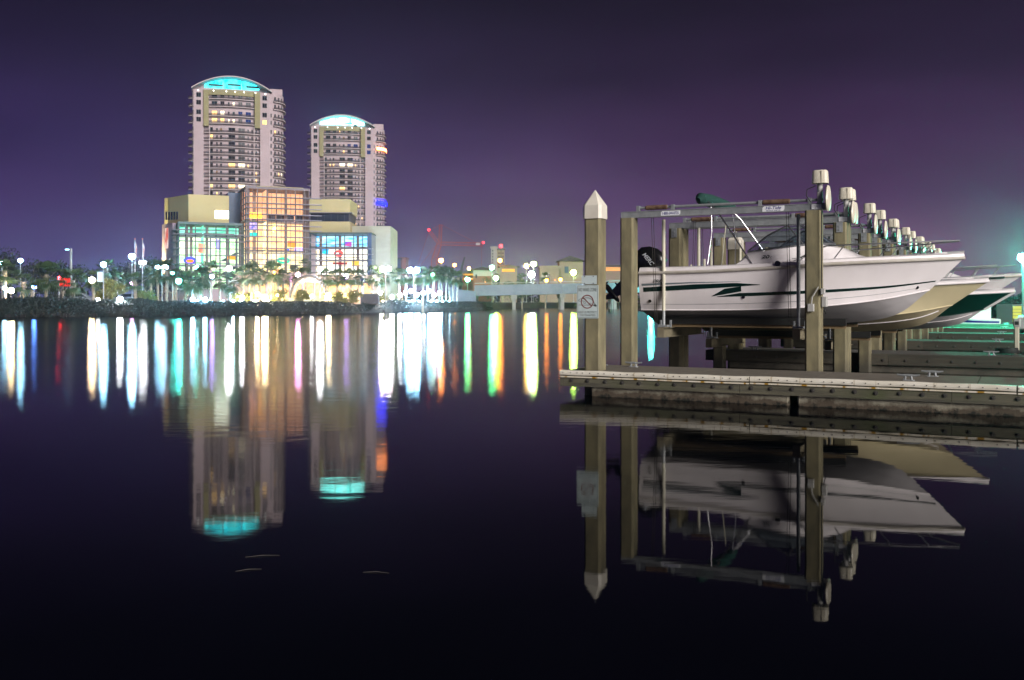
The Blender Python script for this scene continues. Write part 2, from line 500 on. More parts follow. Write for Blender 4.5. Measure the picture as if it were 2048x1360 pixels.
def make_dock(b0, wid, a0, a1, label, near, joints, pontoons):
    """floating dock: concrete floats, deck slabs, timber walers, bolts, rub strips, cleats"""
    t = thing('floating_dock', label, 'dock', mw(0, b0), MROT, 'finger docks')
    for x0, x1 in pontoons:
        m = MB(); m.cbox((x0 + x1) / 2, wid / 2, (x1 - x0) / 2, wid / 2 - .07, -.5, DECK - .17, .03)
        m.build('pontoon', K['pontoon' if near else 'pontoon_shaded'], t)
    xs = [a0] + joints + [a1]
    for x0, x1 in zip(xs, xs[1:]):
        MB().box(x0 + .006, x1 - .006, .05, wid - .05, DECK - .13, DECK).build('deck_slab', K['deck' if near else 'deck_shaded'], t)
    step = 3.05 if near else 4.2
    for side in (0, 1):
        x = a0
        while x < a1 - .1:
            x2 = min(a1, x + step)
            y0 = 0.0 if side == 0 else wid - .048
            MB().box(x + .003, x2 - .003, y0, y0 + .048, DECK - .262, DECK - .012 - .004 * random.random()).build('fascia_board', K['fascia' if near else 'fascia_shaded'], t)
            x = x2
    MB().box(a0 - .05, a0 - .002, 0, wid, DECK - .262, DECK - .01).build('end_board', K['fascia'], t)
    return t

K['fascia_shaded'] = mat('shaded_timber', (.065, .058, .042), (.038, .035, .027), 3, rough=.8, bump=.3, bscale=16, stretch=(.35, 2, 5), vary=.2)  # rear docks: boat shade and light falloff put into a darker timber colour
K['deck_shaded'] = mat('dark_deck_concrete', (.085, .08, .07), (.06, .055, .05), 5, rough=.9)  # rear decks carry the same shade in their colour
K['fender'] = mat('fender_vinyl', (.07, .085, .10), (.05, .06, .075), 4, rough=.6)
K['pontoon'] = mat('pontoon_concrete', (.36, .34, .26), (.27, .25, .19), 3.5, rough=.9, bump=.3, bscale=20, stretch=(1.4, 1, .5), c3=(.13, .11, .08), scale3=1.1, lo3=.5, hi3=.7, stretch3=(1.5, 1, .5))
# tide line on the floats: growth below a ragged height
def tide_line(m, z_lo, z_hi, colr, scale=3.0):
    n = m.node_tree.nodes; l = m.node_tree.links
    b = n['Principled BSDF']
    src = b.inputs['Base Color'].links[0].from_socket
    t = n.new('ShaderNodeTexCoord'); s = n.new('ShaderNodeSeparateXYZ'); l.new(t.outputs['Object'], s.inputs[0])
    no = n.new('ShaderNodeTexNoise'); no.inputs['Scale'].default_value = scale; no.inputs['Detail'].default_value = 6; no.inputs['Roughness'].default_value = .65
    l.new(t.outputs['Object'], no.inputs['Vector'])
    a = n.new('ShaderNodeMath'); a.operation = 'MULTIPLY_ADD'; a.inputs[1].default_value = .34; l.new(no.outputs['Fac'], a.inputs[0]); a.inputs[2].default_value = -.17
    sb = n.new('ShaderNodeMath'); sb.operation = 'SUBTRACT'; l.new(s.outputs['Z'], sb.inputs[0]); l.new(a.outputs[0], sb.inputs[1])
    r = n.new('ShaderNodeMapRange'); r.inputs[1].default_value = z_lo; r.inputs[2].default_value = z_hi; r.inputs[3].default_value = 1; r.inputs[4].default_value = 0
    l.new(sb.outputs[0], r.inputs[0])
    mx = n.new('ShaderNodeMix'); mx.data_type = 'RGBA'; mx.inputs[7].default_value = (*colr, 1)
    l.new(r.outputs[0], mx.inputs[0]); l.new(src, mx.inputs[6]); l.new(mx.outputs[2], b.inputs['Base Color'])
K['pontoon_shaded'] = mat('pontoon_dark', (.10, .09, .07), (.06, .055, .045), 3.5, rough=.9, bump=.3, bscale=20)  # rear floats: shade put into the colour as well
tide_line(K['pontoon'], .06, .13, (.075, .058, .04))
tide_line(K['pontoon'], -.01, .035, (.012, .013, .009), 9)
tide_line(K['pile'], .1, .5, (.06, .055, .04))

random.seed(21)
B0 = -2.05
dock0 = make_dock(B0, 1.85, -3.82, 7.5, 'nearest finger dock, pale concrete deck edged with white vinyl strip and bolts', True,
                  [-1.6, .35, 2.6, 5.0], [(-3.33, -.02), (.10, 7.3)])
# white vinyl rub strips in three lengths, a thick one over a thin rusty one
segs = [(-3.86, -.62, 0), (-.60, 3.1, .006), (3.12, 7.5, .002)]
for x0, x1, dz in segs:
    m = MB()
    prof = [(-.002, DECK - .075), (-.030, DECK - .068), (-.036, DECK - .04), (-.034, DECK - .008), (-.012, DECK + .006), (.055, DECK + .008), (.055, DECK + .002), (-.002, DECK - .002)]
    n_ = len(prof)
    k_ = 14
    vs_ = []
    for i in range(k_ + 1):
        x = x0 + (x1 - x0) * i / k_
        wv = .004 * math.sin(i * 1.7 + x0)
        vs_ += [(x, y, z + dz + wv) for y, z in prof]
    fs_ = [(i * n_ + j, i * n_ + (j + 1) % n_, (i + 1) * n_ + (j + 1) % n_, (i + 1) * n_ + j) for i in range(k_) for j in range(n_)]
    fs_ += [tuple(range(n_)), tuple(k_ * n_ + j for j in range(n_ - 1, -1, -1))]
    m.add(vs_, fs_)
    m.build('rub_strip', K['strip'], dock0)
    MB().box(x0, x1, -.020, -.002, DECK - .112 + dz, DECK - .090 + dz).build('lower_strip', K['strip_low'], dock0)
sm = MB()
x = -3.8
while x < 7.4:
    sm.lathe([(.009, -.042), (.009, -.034)], 6, (x, 0, DECK - .028), 'y')
    x += random.uniform(.10, .19)
so = sm.build('screw_heads', K['bolt'], dock0); so['kind'] = 'stuff'
bm1 = MB(); bm1.lathe([(.034, -.006), (.034, -.001)], 12, (0, 0, 0), 'y'); bm1.lathe([(.017, -.022), (.019, -.006)], 8, (0, 0, 0), 'y')
bolt_me = bm1.mesh('bolt', K['bolt'], True)
for i in range(36):
    obj('bolt', bolt_me, dock0, (-3.66 + i * .308 + random.uniform(-.012, .012), -.001, DECK - .165 + random.uniform(-.006, .006)))
def cleat_mesh():
    m = MB()
    m.path([(-.16, 0, .085), (-.09, 0, .075), (0, 0, .078), (.09, 0, .075), (.16, 0, .085)], [.012, .017, .02, .017, .012], 8)
    m.path([(-.05, 0, 0), (-.04, 0, .075)], .018, 8)
    m.path([(.05, 0, 0), (.04, 0, .075)], .018, 8)
    m.cbox(0, 0, .09, .035, 0, .012, .02)
    return m.mesh('cleat', K['galv'], True)
CLEAT = cleat_mesh()
for a_, y_ in ((1.92, 1.45), (1.66, .45), (-3.05, 1.4), (-3.35, .5)):
    obj('cleat', CLEAT, dock0, (a_, y_, DECK))
FINGERS = [(6.35, 1.7, -3.7), (14.5, 1.55, -3.6), (22.8, 1.6, -3.6), (31.0, 1.6, -3.6), (39.2, 1.6, -3.6)]
FL = ['second finger dock back, worn timber waler with round bolts behind the cream boat', 'third finger dock back from the camera, dark timber sided',
      'fourth finger dock back from the camera, low and dark', 'fifth finger dock back from the camera in the teal light', 'farthest finger dock under the small blue cabin boat']
for i, (b_, w_, a_) in enumerate(FINGERS):
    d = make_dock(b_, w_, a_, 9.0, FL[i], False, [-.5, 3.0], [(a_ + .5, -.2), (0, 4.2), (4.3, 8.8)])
    if i < 3:
        for k in range(22 if i == 0 else 14):
            obj('bolt', bolt_me, d, (a_ + .25 + k * .48, -.001, DECK - .15))
    MB().box(3.9, 8.9, -.012, -.002, DECK - .30, DECK - .03).build('fender_panel', K['fender'], d)
    obj('cleat', CLEAT, d, (2.6, .3, DECK))
    obj('cleat', CLEAT, d, (-2.6, .3, DECK))

# ---------------------------------------------------------------- piles
def pile(a, b, top, w_, label, cap=0.0, group='concrete piles of the boat lifts'):
    t = thing('concrete_pile', label, 'pile', mw(a, b), MROT, group)
    m = MB(); m.cbox(0, 0, w_ / 2, w_ / 2, -3.0, top, .035)
    m.build('shaft', K['pile'], t)
    if cap:
        m = MB()
        h = w_ / 2 + .022
        c_ = .045
        p = [(-h + c_, -h), (h - c_, -h), (h, -h + c_), (h, h - c_), (h - c_, h), (-h + c_, h), (-h, h - c_), (-h, -h + c_)]
        q = [(x * .985, y * .985) for x, y in p]
        vs_ = [(x, y, top - .09) for x, y in p] + [(x, y, top + .14) for x, y in q] + [(0, 0, top + cap)]
        n_ = 8
        fs_ = [(i, (i + 1) % n_, n_ + (i + 1) % n_, n_ + i) for i in range(n_)] + [(n_ + i, n_ + (i + 1) % n_, 2 * n_) for i in range(n_)]
        m.add(vs_, fs_)
        m.build('cap', K['cap'], t)
    return t
K['cap'] = mat('pile_cap_white', (.70, .67, .58), (.62, .58, .50), 4, rough=.45)
mp_a, mp_b = -3.36, -1.70
mpile = pile(mp_a, mp_b, 3.12, .30, 'tall square pile with white pointed cap carrying the manatee sign', .42, 'mooring piles with white caps')
pile(-3.15, 6.9, 3.0, .32, 'white capped pile showing behind the second lift beam', .42, 'mooring piles with white caps')
pile(-3.1, 15.2, 3.0, .32, 'white capped pile at the end of the third finger dock', .42, 'mooring piles with white caps')

# ---------------------------------------------------------------- boat lifts
def motor_cover():
    m = MB()
    def ring(hx, hy, z, k=16):
        out = []
        for i in range(k):
            a = 2 * math.pi * i / k
            c, s_ = math.cos(a), math.sin(a)
            e = .55
            out.append((hx * math.copysign(abs(c) ** e, c), hy * math.copysign(abs(s_) ** e, s_), z))
        return out
    rs = [ring(.138, .105, 0), ring(.134, .102, .10), ring(.126, .096, .205), ring(.11, .082, .225)]
    vs_ = [p for r_ in rs for p in r_]
    fs_ = [(i * 16 + j, i * 16 + (j + 1) % 16, (i + 1) * 16 + (j + 1) % 16, (i + 1) * 16 + j) for i in range(3) for j in range(16)]
    fs_.append(tuple(48 + j for j in range(16)))
    m.add(vs_, fs_)
    m.box(.034, .046, -.108, -.098, .0, .21)
    return m.mesh('motor_cover', K['white_plastic'], True)
def gear_cover():
    m = MB()
    k = 20
    prof = [(.10, .0), (.205, .005), (.222, .028), (.205, .052), (.10, .068), (.0, .072)]
    vs_, fs_ = [], []
    for r_, h in prof:
        for j in range(k):
            a = 2 * math.pi * j / k
            y, z = r_ * math.sin(a), r_ * math.cos(a)
            y *= .82 if z > 0 else .95
            vs_.append((h, y, z * (1.06 if z > 0 else 1)))
    for i in range(len(prof) - 1):
        for j in range(k):
            fs_.append((i * k + j, i * k + (j + 1) % k, (i + 1) * k + (j + 1) % k, (i + 1) * k + j))
    fs_.append(tuple(range(k - 1, -1, -1)))
    m.add(vs_, fs_)
    return m.mesh('gear_cover', K['white_plastic'], True)
MOTOR, GEAR = motor_cover(), gear_cover()
K['motor_grey'] = mat('motor_grey', (.46, .46, .44), (.36, .36, .35), 12, rough=.5)
BEAM0, BEAM1 = 3.175, 3.295
def beam_mesh(a0, a1):
    m = MB()
    m.box(a0, a1, -.006, .006, BEAM0 + .012, BEAM1 - .012)
    m.box(a0, a1, -.06, .06, BEAM0, BEAM0 + .012)
    m.box(a0, a1, -.06, .06, BEAM1 - .012, BEAM1)
    m.box(a0, a1, -.052, -.044, BEAM0 + .0125, BEAM1 - .0125)      # boxed side plate
    m.box(a0, a0 + .008, -.058, .058, BEAM0 + .013, BEAM1 - .013)
    m.box(a1 - .008, a1, -.058, .058, BEAM0 + .013, BEAM1 - .013)
    return m
def lift(k, bA, bB, lower, label, detail):
    """two galvanised beams on four piles, drive shafts, motors, cables, guide pipes, cradle and bunks"""
    t = thing('boat_lift', label, 'boat lift', mw(0, (bA + bB) / 2), MROT, 'boat lifts in the row')
    hb = (bB - bA) / 2
    for s_, nm in ((-1, 'near'), (1, 'far')):
        y = s_ * hb
        bo = beam_mesh(-3.52, .20).build('top_beam', K['galv'], t, (0, y, 0))
        sh = MB()
        sh.path([(-3.2, 0, BEAM1 + .062), (.16, 0, BEAM1 + .062)], .026, 10)
        for x0 in (-3.22, -2.55, -.95, -.10):
            sh.box(x0, x0 + .06, -.045, .045, BEAM1 + .002, BEAM1 + .10)
        sh.build('drive_shaft', K['galv'], bo)
        for x0, x1 in ((-3.05, -2.62), (-.88, -.40)):
            m = MB(); m.lathe([(.032, x0), (.043, x0 + .02), (.043, x1 - .02), (.032, x1)], 12, (0, 0, BEAM1 + .062), 'x')
            m.build('cable_winder', K['rust'], bo)
        gb = MB(); gb.cbox(.10, 0, .045, .05, BEAM1 + .003, BEAM1 + .19, .012); gb.lathe([(.042, BEAM1 + .19), (.048, BEAM1 + .22), (.048, BEAM1 + .35), (.04, BEAM1 + .36)], 12, (.10, 0, 0))
        mt = gb.build('motor', K['motor_grey'], bo, smooth=True)
        ob_ = obj('motor_cover', MOTOR, mt, (.105, 0, BEAM1 + .34))
        obj('gear_cover', GEAR, bo, (.205, 0, BEAM1 + .075))
        cb = MB(); cb.path([(.04, -.06, BEAM1 + .30), (-.10, -.085, BEAM1 + .24), (-.11, -.085, BEAM1 + .13), (-.04, -.075, BEAM1 + .02)], .009, 6)
        cb.build('power_lead', K['rubber'], bo)
        pl = MB(); pl.box(-.03, .13, -.066, -.0605, BEAM0 + .016, BEAM1 - .016); pl.build('end_plate', K['sticker'], bo)
        # pile brackets
        for a_ in (-3.38, 0):
            br = MB(); br.box(a_ - .06, a_ + .06, -.155, -.145, BEAM0 - .20, BEAM0 - .001)
            br.lathe([(.018, -.168), (.018, -.155)], 8, (a_, 0, BEAM0 - .08), 'y'); br.lathe([(.018, -.168), (.018, -.155)], 8, (a_, 0, BEAM0 - .15), 'y')
            if k > 0 or s_ > 0: br.build('pile_bracket', K['galv'], bo)
        cz = 1.02 - lower
        yi = -s_ * .30
        for a_, gm, zt in ((-2.80, 'pvc', BEAM0 - .005), (-.32, 'galv', BEAM0 - .005)):
            g = MB(); g.path([(a_, yi, cz + .42), (a_, yi, zt - .02 if k == 0 else 2.95)], .034, 12)
            g.build('guide_pole', K[gm] if k < 3 else K['pvc'], t, (0, y, 0))
            g = MB(); g.path([(a_, yi, cz + .13), (a_, yi, cz + .42)], .030, 12); g.box(a_ - .09, a_ + .09, yi - .07, yi + .07, cz + .115, cz + .15)
            g.build('pole_socket', K['galv'], t, (0, y, 0))
            for dx in (-.16, -.12):
                c = MB(); c.path([(a_ + dx, yi - .02, cz + .14), (a_ + dx - .01, yi * .25, BEAM1 + .03)], .005, 5); c.build('cable', K['cable'], t, (0, y, 0))
    cz = 1.02 - lower
    for a_ in (-2.80, -.32):
        m = MB()
        m.box(a_ - .006, a_ + .006, -hb + .12, hb - .12, cz - .07, cz + .09)
        m.box(a_ - .07, a_ + .07, -hb + .12, hb - .12, cz + .091, cz + .103)
        m.box(a_ - .07, a_ + .07, -hb + .12, hb - .12, cz - .083, cz - .071)
        m.box(a_ - .066, a_ - .056, -hb + .12, hb - .12, cz - .070, cz + .090)
        m.box(a_ - .065, a_ + .065, -hb + .112, -hb + .119, cz - .08, cz + .10)
        m.build('cradle_beam', K['cradle'], t)
        br = MB()
        for yy in (-hb + .42, hb - .42):
            br.box(a_ - .11, a_ - .085, yy - .03, yy + .03, cz + .104, cz + .24)
            br.box(a_ + .085, a_ + .11, yy - .03, yy + .03, cz + .104, cz + .24)
        br.build('bunk_bracket', K['galv'], t)
    for s_ in (-1, 1):
        y = s_ * (hb - .72)
        w_ = MB(); w_.box(-2.95, .42, y - .022, y + .022, cz + .105, cz + .16); w_.build('bunk', K['bunk_wood'], t)
        c = MB(); c.box(-2.955, .425, y - .06, y + .06, cz + .161, cz + .285); c.build('bunk_carpet', K['carpet'], t)
    return t
K['cradle'] = mat('cradle_metal', (.17, .15, .10), (.24, .21, .14), 6, rough=.65, metal=.2, bump=.2)
LIFTS = [(0.0, 2.87, 0.0), (3.20, 6.30, .32), (8.20, 11.0, .30), (11.3, 14.4, .0), (16.2, 19.1, -.1), (19.5, 22.6, .0), (24.4, 27.4, .1), (27.8, 30.8, .1)]
LLAB = ['nearest boat lift, grey galvanised beams and white motor covers over the white boat', 'second boat lift from the front, holding the cream boat',
        'third boat lift from the front, holding the dark green boat', 'fourth boat lift from the front, behind the dark green boat',
        'fifth boat lift from the front, far along the row', 'sixth boat lift from the front, far along the row',
        'seventh boat lift from the front, small in the distance', 'farthest boat lift, its white motor covers smallest of all']
NTH = ['nearest', 'second', 'third', 'fourth', 'fifth', 'sixth', 'seventh', 'farthest']
lifts = []
for k, (bA, bB, lo_) in enumerate(LIFTS):
    lifts.append(lift(k, bA, bB, lo_, LLAB[k], k < 2))
    for b_, sd in ((bA, 'near'), (bB, 'far')):
        for a_, en in ((-3.38, 'stern'), (0.0, 'bow')):
            pile(a_, b_, BEAM0 - .002, .27, 'square concrete pile of the %s boat lift, %s side, %s end' % (NTH[k], sd, en))
# lettering on the nearest beam
L0 = lifts[0]
hb0 = -2.87 / 2
def sticker(x, z, w_, h_, lines):
    p = MB(); c_ = h_ * .3
    p.prism_y([(x - w_ / 2, z - h_ / 2), (x + w_ / 2 - c_, z - h_ / 2), (x + w_ / 2, z - h_ / 2 + c_), (x + w_ / 2, z + h_ / 2), (x - w_ / 2 + c_, z + h_ / 2), (x - w_ / 2, z + h_ / 2 - c_)], hb0 - .056, hb0 - .0525)
    s_ = p.build('sticker', K['sticker'], L0)
    for txt, dx, dz, tw, th, sh in lines:
        obj('lettering', text_mesh(txt, tw, th, K['blue_ink'], sh, .012), s_, (x + dx, hb0 - .0580, z + dz))
sticker(-2.55, (BEAM0 + BEAM1) / 2, .37, .085, [('1-800-544-0735', 0, 0, .31, .055, 0)])
sticker(-.68, (BEAM0 + BEAM1) / 2, .38, .098, [('Hi-Tide', 0, .014, .27, .052, .3), ('BOAT LIFTS', 0, -.033, .24, .018, 0)])

# ---------------------------------------------------------------- electrical boxes on the right near pile
jb = thing('junction_box', 'small grey junction box on the face of the right near pile', 'junction box', mw(-.02, -.145, 1.44), MROT)
MB().cbox(0, -.03, .055, .028, 0, .13, .008).build('housing', K['box_grey'], jb)
m = MB(); m.path([(.01, -.03, .13), (.02, -.03, .24), (.08, -.03, .34), (.125, -.03, .42)], .012, 8); m.build('conduit', K['box_grey'], jb)
jb = thing('switch_box', 'grey switch box on the side of the right near pile', 'switch box', mw(.14, -.05, 1.52), MROT)
MB().cbox(.045, 0, .042, .07, 0, .17, .01).build('housing', K['box_grey'], jb)
m = MB(); m.path([(.03, -.02, 0), (.05, -.05, -.07), (.06, .03, -.12), (.03, .04, -.02)], .008, 6); m.build('lead', K['rubber'], jb)
m = MB(); m.path([(.015, -.10, .20), (.015, -.11, 1.68)], .010, 6); m.build('conduit', K['rubber'], jb)
m = MB(); m.cbox(.035, -.09, .035, .04, .21, .31, .01); m.build('cover_box', K['box_grey'], jb)

# ---------------------------------------------------------------- signs on the tall pile
fy = mp_b - .152
sg = thing('warning_sign', 'white no wake zone sign with crossed out manatee drawing on the tall pile', 'sign', mw(mp_a - .075, fy - .006, 1.32), MROT)
pl = MB(); pl.prism_y([(-.2, .0), (.19, .0), (.2, .01), (.2, .56), (.19, .57), (-.2, .57)], -.004, 0); pl.build('plate', K['sign_white'], sg)
ln = MB()
for x0, x1, z0, z1 in ((-.185, .185, .012, .017), (-.185, .185, .553, .558), (-.185, -.180, .017, .553), (.180, .185, .017, .553)):
    ln.box(x0, x1, -.0055, -.0042, z0, z1)
ln.build('border_line', K['sign_ink'], sg)
obj('lettering', text_mesh('NO WAKE ZONE', .335, .062, K['sign_ink'], 0, 0), sg, (0, -.006, .493))
obj('lettering', text_mesh('HELP US PROTECT', .335, .036, K['sign_ink'], 0, 0), sg, (0, -.006, .105))
obj('lettering', text_mesh('THE MANATEES', .29, .034, K['sign_ink'], 0, 0), sg, (0, -.006, .054))
def ring_mesh(m, cx, cz, r0, r1, y0, y1, n=40):
    vs_ = []
    for i in range(n):
        a = 2 * math.pi * i / n
        for r_ in (r0, r1):
            vs_ += [(cx + r_ * math.cos(a), y0, cz + r_ * math.sin(a)), (cx + r_ * math.cos(a), y1, cz + r_ * math.sin(a))]
    fs_ = []
    for i in range(n):
        j = (i + 1) % n
        fs_ += [(i * 4, i * 4 + 2, j * 4 + 2, j * 4), (i * 4 + 2, i * 4 + 3, j * 4 + 3, j * 4 + 2), (i * 4 + 1, i * 4, j * 4, j * 4 + 1)]
    m.add(vs_, fs_)
def polyline(m, pts, w_, y0):
    """flat ink line in x,z"""
    for (x0, z0), (x1, z1) in zip(pts, pts[1:]):
        d = Vector((x1 - x0, z1 - z0)); d.normalize(); n_ = Vector((-d.y, d.x)) * w_ / 2; e = d * w_ * .35
        m.add([(x0 - e.x + n_.x, y0, z0 - e.y + n_.y), (x0 - e.x - n_.x, y0, z0 - e.y - n_.y), (x1 + e.x - n_.x, y0, z1 + e.y - n_.y), (x1 + e.x + n_.x, y0, z1 + e.y + n_.y)], [(0, 1, 2, 3)])
man = MB()
polyline(man, [(-.03, .328), (-.10, .342), (-.155, .325), (-.17, .305), (-.15, .292), (-.115, .298), (-.09, .30)], .008, -.0052)
polyline(man, [(-.10, .342), (-.04, .352), (.02, .35), (.075, .325), (.115, .285), (.135, .245), (.16, .21)], .009, -.0052)
polyline(man, [(-.165, .225), (-.14, .232), (-.11, .222), (-.08, .230), (-.05, .222), (-.02, .231), (.01, .223), (.04, .231), (.07, .222), (.10, .23), (.15, .215)], .007, -.0052)
polyline(man, [(-.085, .298), (-.075, .265), (-.045, .248), (-.035, .268), (-.05, .29), (-.07, .297)], .007, -.0052)
polyline(man, [(.02, .232), (.04, .258), (.065, .258), (.07, .235)], .007, -.0052)
man.add([(.10, -.0052, .22), (.14, -.0052, .20), (.175, -.0052, .207), (.165, -.0052, .225), (.14, -.0052, .25)], [(0, 1, 2, 3, 4)])
man.build('manatee_drawing', K['sign_ink'], sg)
pr_ = MB(); ring_mesh(pr_, -.005, .285, .102, .119, -.0066, -.0056)
polyline(pr_, [(-.085, .358), (.075, .21)], .017, -.0066)
pr_.build('prohibition_ring', K['sign_red'], sg)
s2 = thing('blank_plate', 'small blank white plate with four bolts above the manatee sign', 'sign', mw(mp_a - .045, fy - .006, 1.905), MROT)
MB().box(-.14, .14, -.004, 0, 0, .148).build('plate', K['sign_white'], s2)
for x_ in (-.082, .077):
    for z_ in (.015, .133):
        m = MB(); m.lathe([(.009, -.009), (.009, -.0035)], 8, (x_, 0, z_), 'y'); m.build('bolt', K['bolt'], s2)
# ================================================================ boats: local x towards the bow, y to port, z up from the keel
def cr(pts, t):
    """Catmull-Rom through points, t in 0..1"""
    n_ = len(pts) - 1
    f_ = min(max(t, 0), 1) * n_
    i = min(int(f_), n_ - 1)
    u = f_ - i
    p1, p2 = Vector(pts[i]), Vector(pts[i + 1])
    p0 = Vector(pts[i - 1]) if i > 0 else p1 * 2 - p2
    p3 = Vector(pts[i + 2]) if i + 2 <= n_ else p2 * 2 - p1
    return .5 * ((2 * p1) + (p2 - p0) * u + (2 * p0 - 5 * p1 + 4 * p2 - p3) * u * u + (3 * p1 - p0 - 3 * p2 + p3) * u ** 3)
class Hull:
    def __init__(s, S, C, K_, flare=.35):
        s.S, s.C, s.K, s.fl = S, C, K_, flare
    def top(s, t, q, side=-1, off=0.0):
        """point on the topsides, q 0 chine .. 1 sheer"""
        c, h = cr(s.C, t), cr(s.S, t)
        p = c.lerp(h, q)
        p.y = c.y + (h.y - c.y) * (q ** (1 + s.fl * 2.2 * t))
        if t < .5: p.y += .045 * math.sin(math.pi * q)
        p.y = max(p.y, 0)
        p.y = side * (p.y + off)
        return p
    def bot(s, t, q, side=-1):
        k, c = cr(s.K, t), cr(s.C, t)
        p = k.lerp(c, q)
        p.y *= side
        return p
    def skin(s, fn, qs, nt_, both=True):
        m = MB()
        for side in ((-1, 1) if both else (-1,)):
            vs_ = [fn(i / nt_, q, side) for i in range(nt_ + 1) for q in qs]
            k = len(qs)
            fs_ = []
            for i in range(nt_):
                for j in range(k - 1):
                    a = (i * k + j, (i + 1) * k + j, (i + 1) * k + j + 1, i * k + j + 1)
                    fs_.append(a if side < 0 else a[::-1])
            m.add(vs_, fs_)
        return m
    def band(s, t0, t1, lo_, hi_, mt, name, parent, nt_=26, off=.004, sides=(-1, 1)):
        for side in sides:
            m = MB()
            vs_ = []
            for i in range(nt_ + 1):
                u = i / nt_
                t = t0 + (t1 - t0) * u
                a, b = lo_(u), hi_(u)
                for j in range(4):
                    vs_.append(s.top(t, a + (b - a) * j / 3, side, off))
            for i in range(nt_):
                pass
            fs_ = []
            for i in range(nt_):
                for j in range(3):
                    f_ = (i * 4 + j, (i + 1) * 4 + j, (i + 1) * 4 + j + 1, i * 4 + j + 1)
                    fs_.append(f_ if side < 0 else f_[::-1])
            m.add(vs_, fs_)
            m.build(name, mt, parent, smooth=True)
def lerpf(*kp):
    """piecewise linear over u"""
    def f_(u):
        for (a, va), (b, vb) in zip(kp, kp[1:]):
            if u <= b: return va + (vb - va) * (u - a) / (b - a)
        return kp[-1][1]
    return f_

def hull_parts(H, root, side_mat, bottom_mat, rail_mat, deck_mat, cockpit=(.04, .42), dz=.09):
    NT = 40
    hs = H.skin(H.top, [0, .12, .25, .4, .55, .7, .85, 1], NT).build('hull_side', side_mat, root, smooth=True)
    H.skin(H.bot, [0, .25, .5, .75, 1], NT).build('hull_bottom', bottom_mat, root, smooth=True)
    # transom
    m = MB()
    rim = [H.bot(0, q, -1) for q in (0, .5, 1)] + [H.top(0, q, -1) for q in (.2, .4, .6, .8, 1)]
    rim2 = [Vector((p.x, -p.y, p.z)) for p in rim][::-1]
    m.add([p for p in rim] + [p for p in rim2[:-1]], [tuple(range(len(rim) + len(rim2) - 1))])
    m.build('transom', side_mat, root)
    # chine strake
    m = MB()
    for s_ in (-1, 1):
        m.path([H.top(i / 30, .0, s_) + Vector((0, s_ * .004, 0)) for i in range(31)], .013, 6)
    m.build('chine_strake', side_mat, root, smooth=True)
    # rub rail
    m = MB()
    for s_ in (-1, 1):
        pts_ = [cr(H.S, i / NT) for i in range(NT + 1)]
        m.path([Vector((p.x, s_ * (p.y + .012), p.z)) for p in pts_], .030, 8)
    m.build('rub_rail', rail_mat, root, smooth=True)
    # deck edge above the rail, side decks, foredeck
    m = MB()
    for s_ in (-1, 1):
        vs_ = []
        for i in range(NT + 1):
            t = i / NT
            p = cr(H.S, t)
            y = p.y
            e = dz * (1 - .25 * t)
            inn = max(0, y - .24)
            vs_ += [Vector((p.x, s_ * y, p.z + .01)), Vector((p.x, s_ * max(0, y - .025), p.z + e)), Vector((p.x - .01 * t, s_ * max(0, y - .07), p.z + e + .02)), Vector((p.x, s_ * inn, p.z + e + .03)),
                    Vector((p.x, s_ * inn * (1 if cockpit[0] < t < cockpit[1] else .5), p.z + e + (.03 if cockpit[0] < t < cockpit[1] else .05))),
                    Vector((p.x, s_ * inn * (1 if cockpit[0] < t < cockpit[1] else 0), p.z + e + (-.5 if cockpit[0] < t < cockpit[1] else .06)))]
        fs_ = []
        for i in range(NT):
            for j in range(5):
                f_ = (i * 6 + j, (i + 1) * 6 + j, (i + 1) * 6 + j + 1, i * 6 + j + 1)
                fs_.append(f_ if s_ < 0 else f_[::-1])
        m.add(vs_, fs_)
    m.build('deck', deck_mat, root, smooth=True)
    p0, p1 = cr(H.S, cockpit[0]), cr(H.S, cockpit[1])
    MB().box(p0.x, p1.x, -p0.y + .26, p0.y - .26, p0.z - .5, p0.z - .46).build('cockpit_floor', deck_mat, root)

def bow_rail(H, root, t0, t1, h0, h1, n_posts, ext=.0, dz=.09):
    m = MB()
    for s_ in (-1, 1):
        pts_ = []
        for i in range(19):
            u = i / 18
            t = t0 + (t1 - t0) * u
            p = cr(H.S, t)
            hh = (h0 + (h1 - h0) * u) * min(1, u * 5)
            pts_.append(Vector((p.x + ext * max(0, u - .6) / .4, s_ * max(.035, p.y - .12 * (1 - u)), p.z + dz + hh)))
        m.path(pts_, .013, 8)
        for k in range(n_posts):
            u = (k + .55) / n_posts
            i = int(u * 18)
            t = t0 + (t1 - t0) * max(0, (i / 18 - .07))
            b_ = cr(H.S, t)
            m.path([Vector((b_.x, s_ * max(.03, b_.y - .14), b_.z + dz)), pts_[i]], .011, 6)
    return m.build('bow_rail', K['chrome'], root, smooth=True)

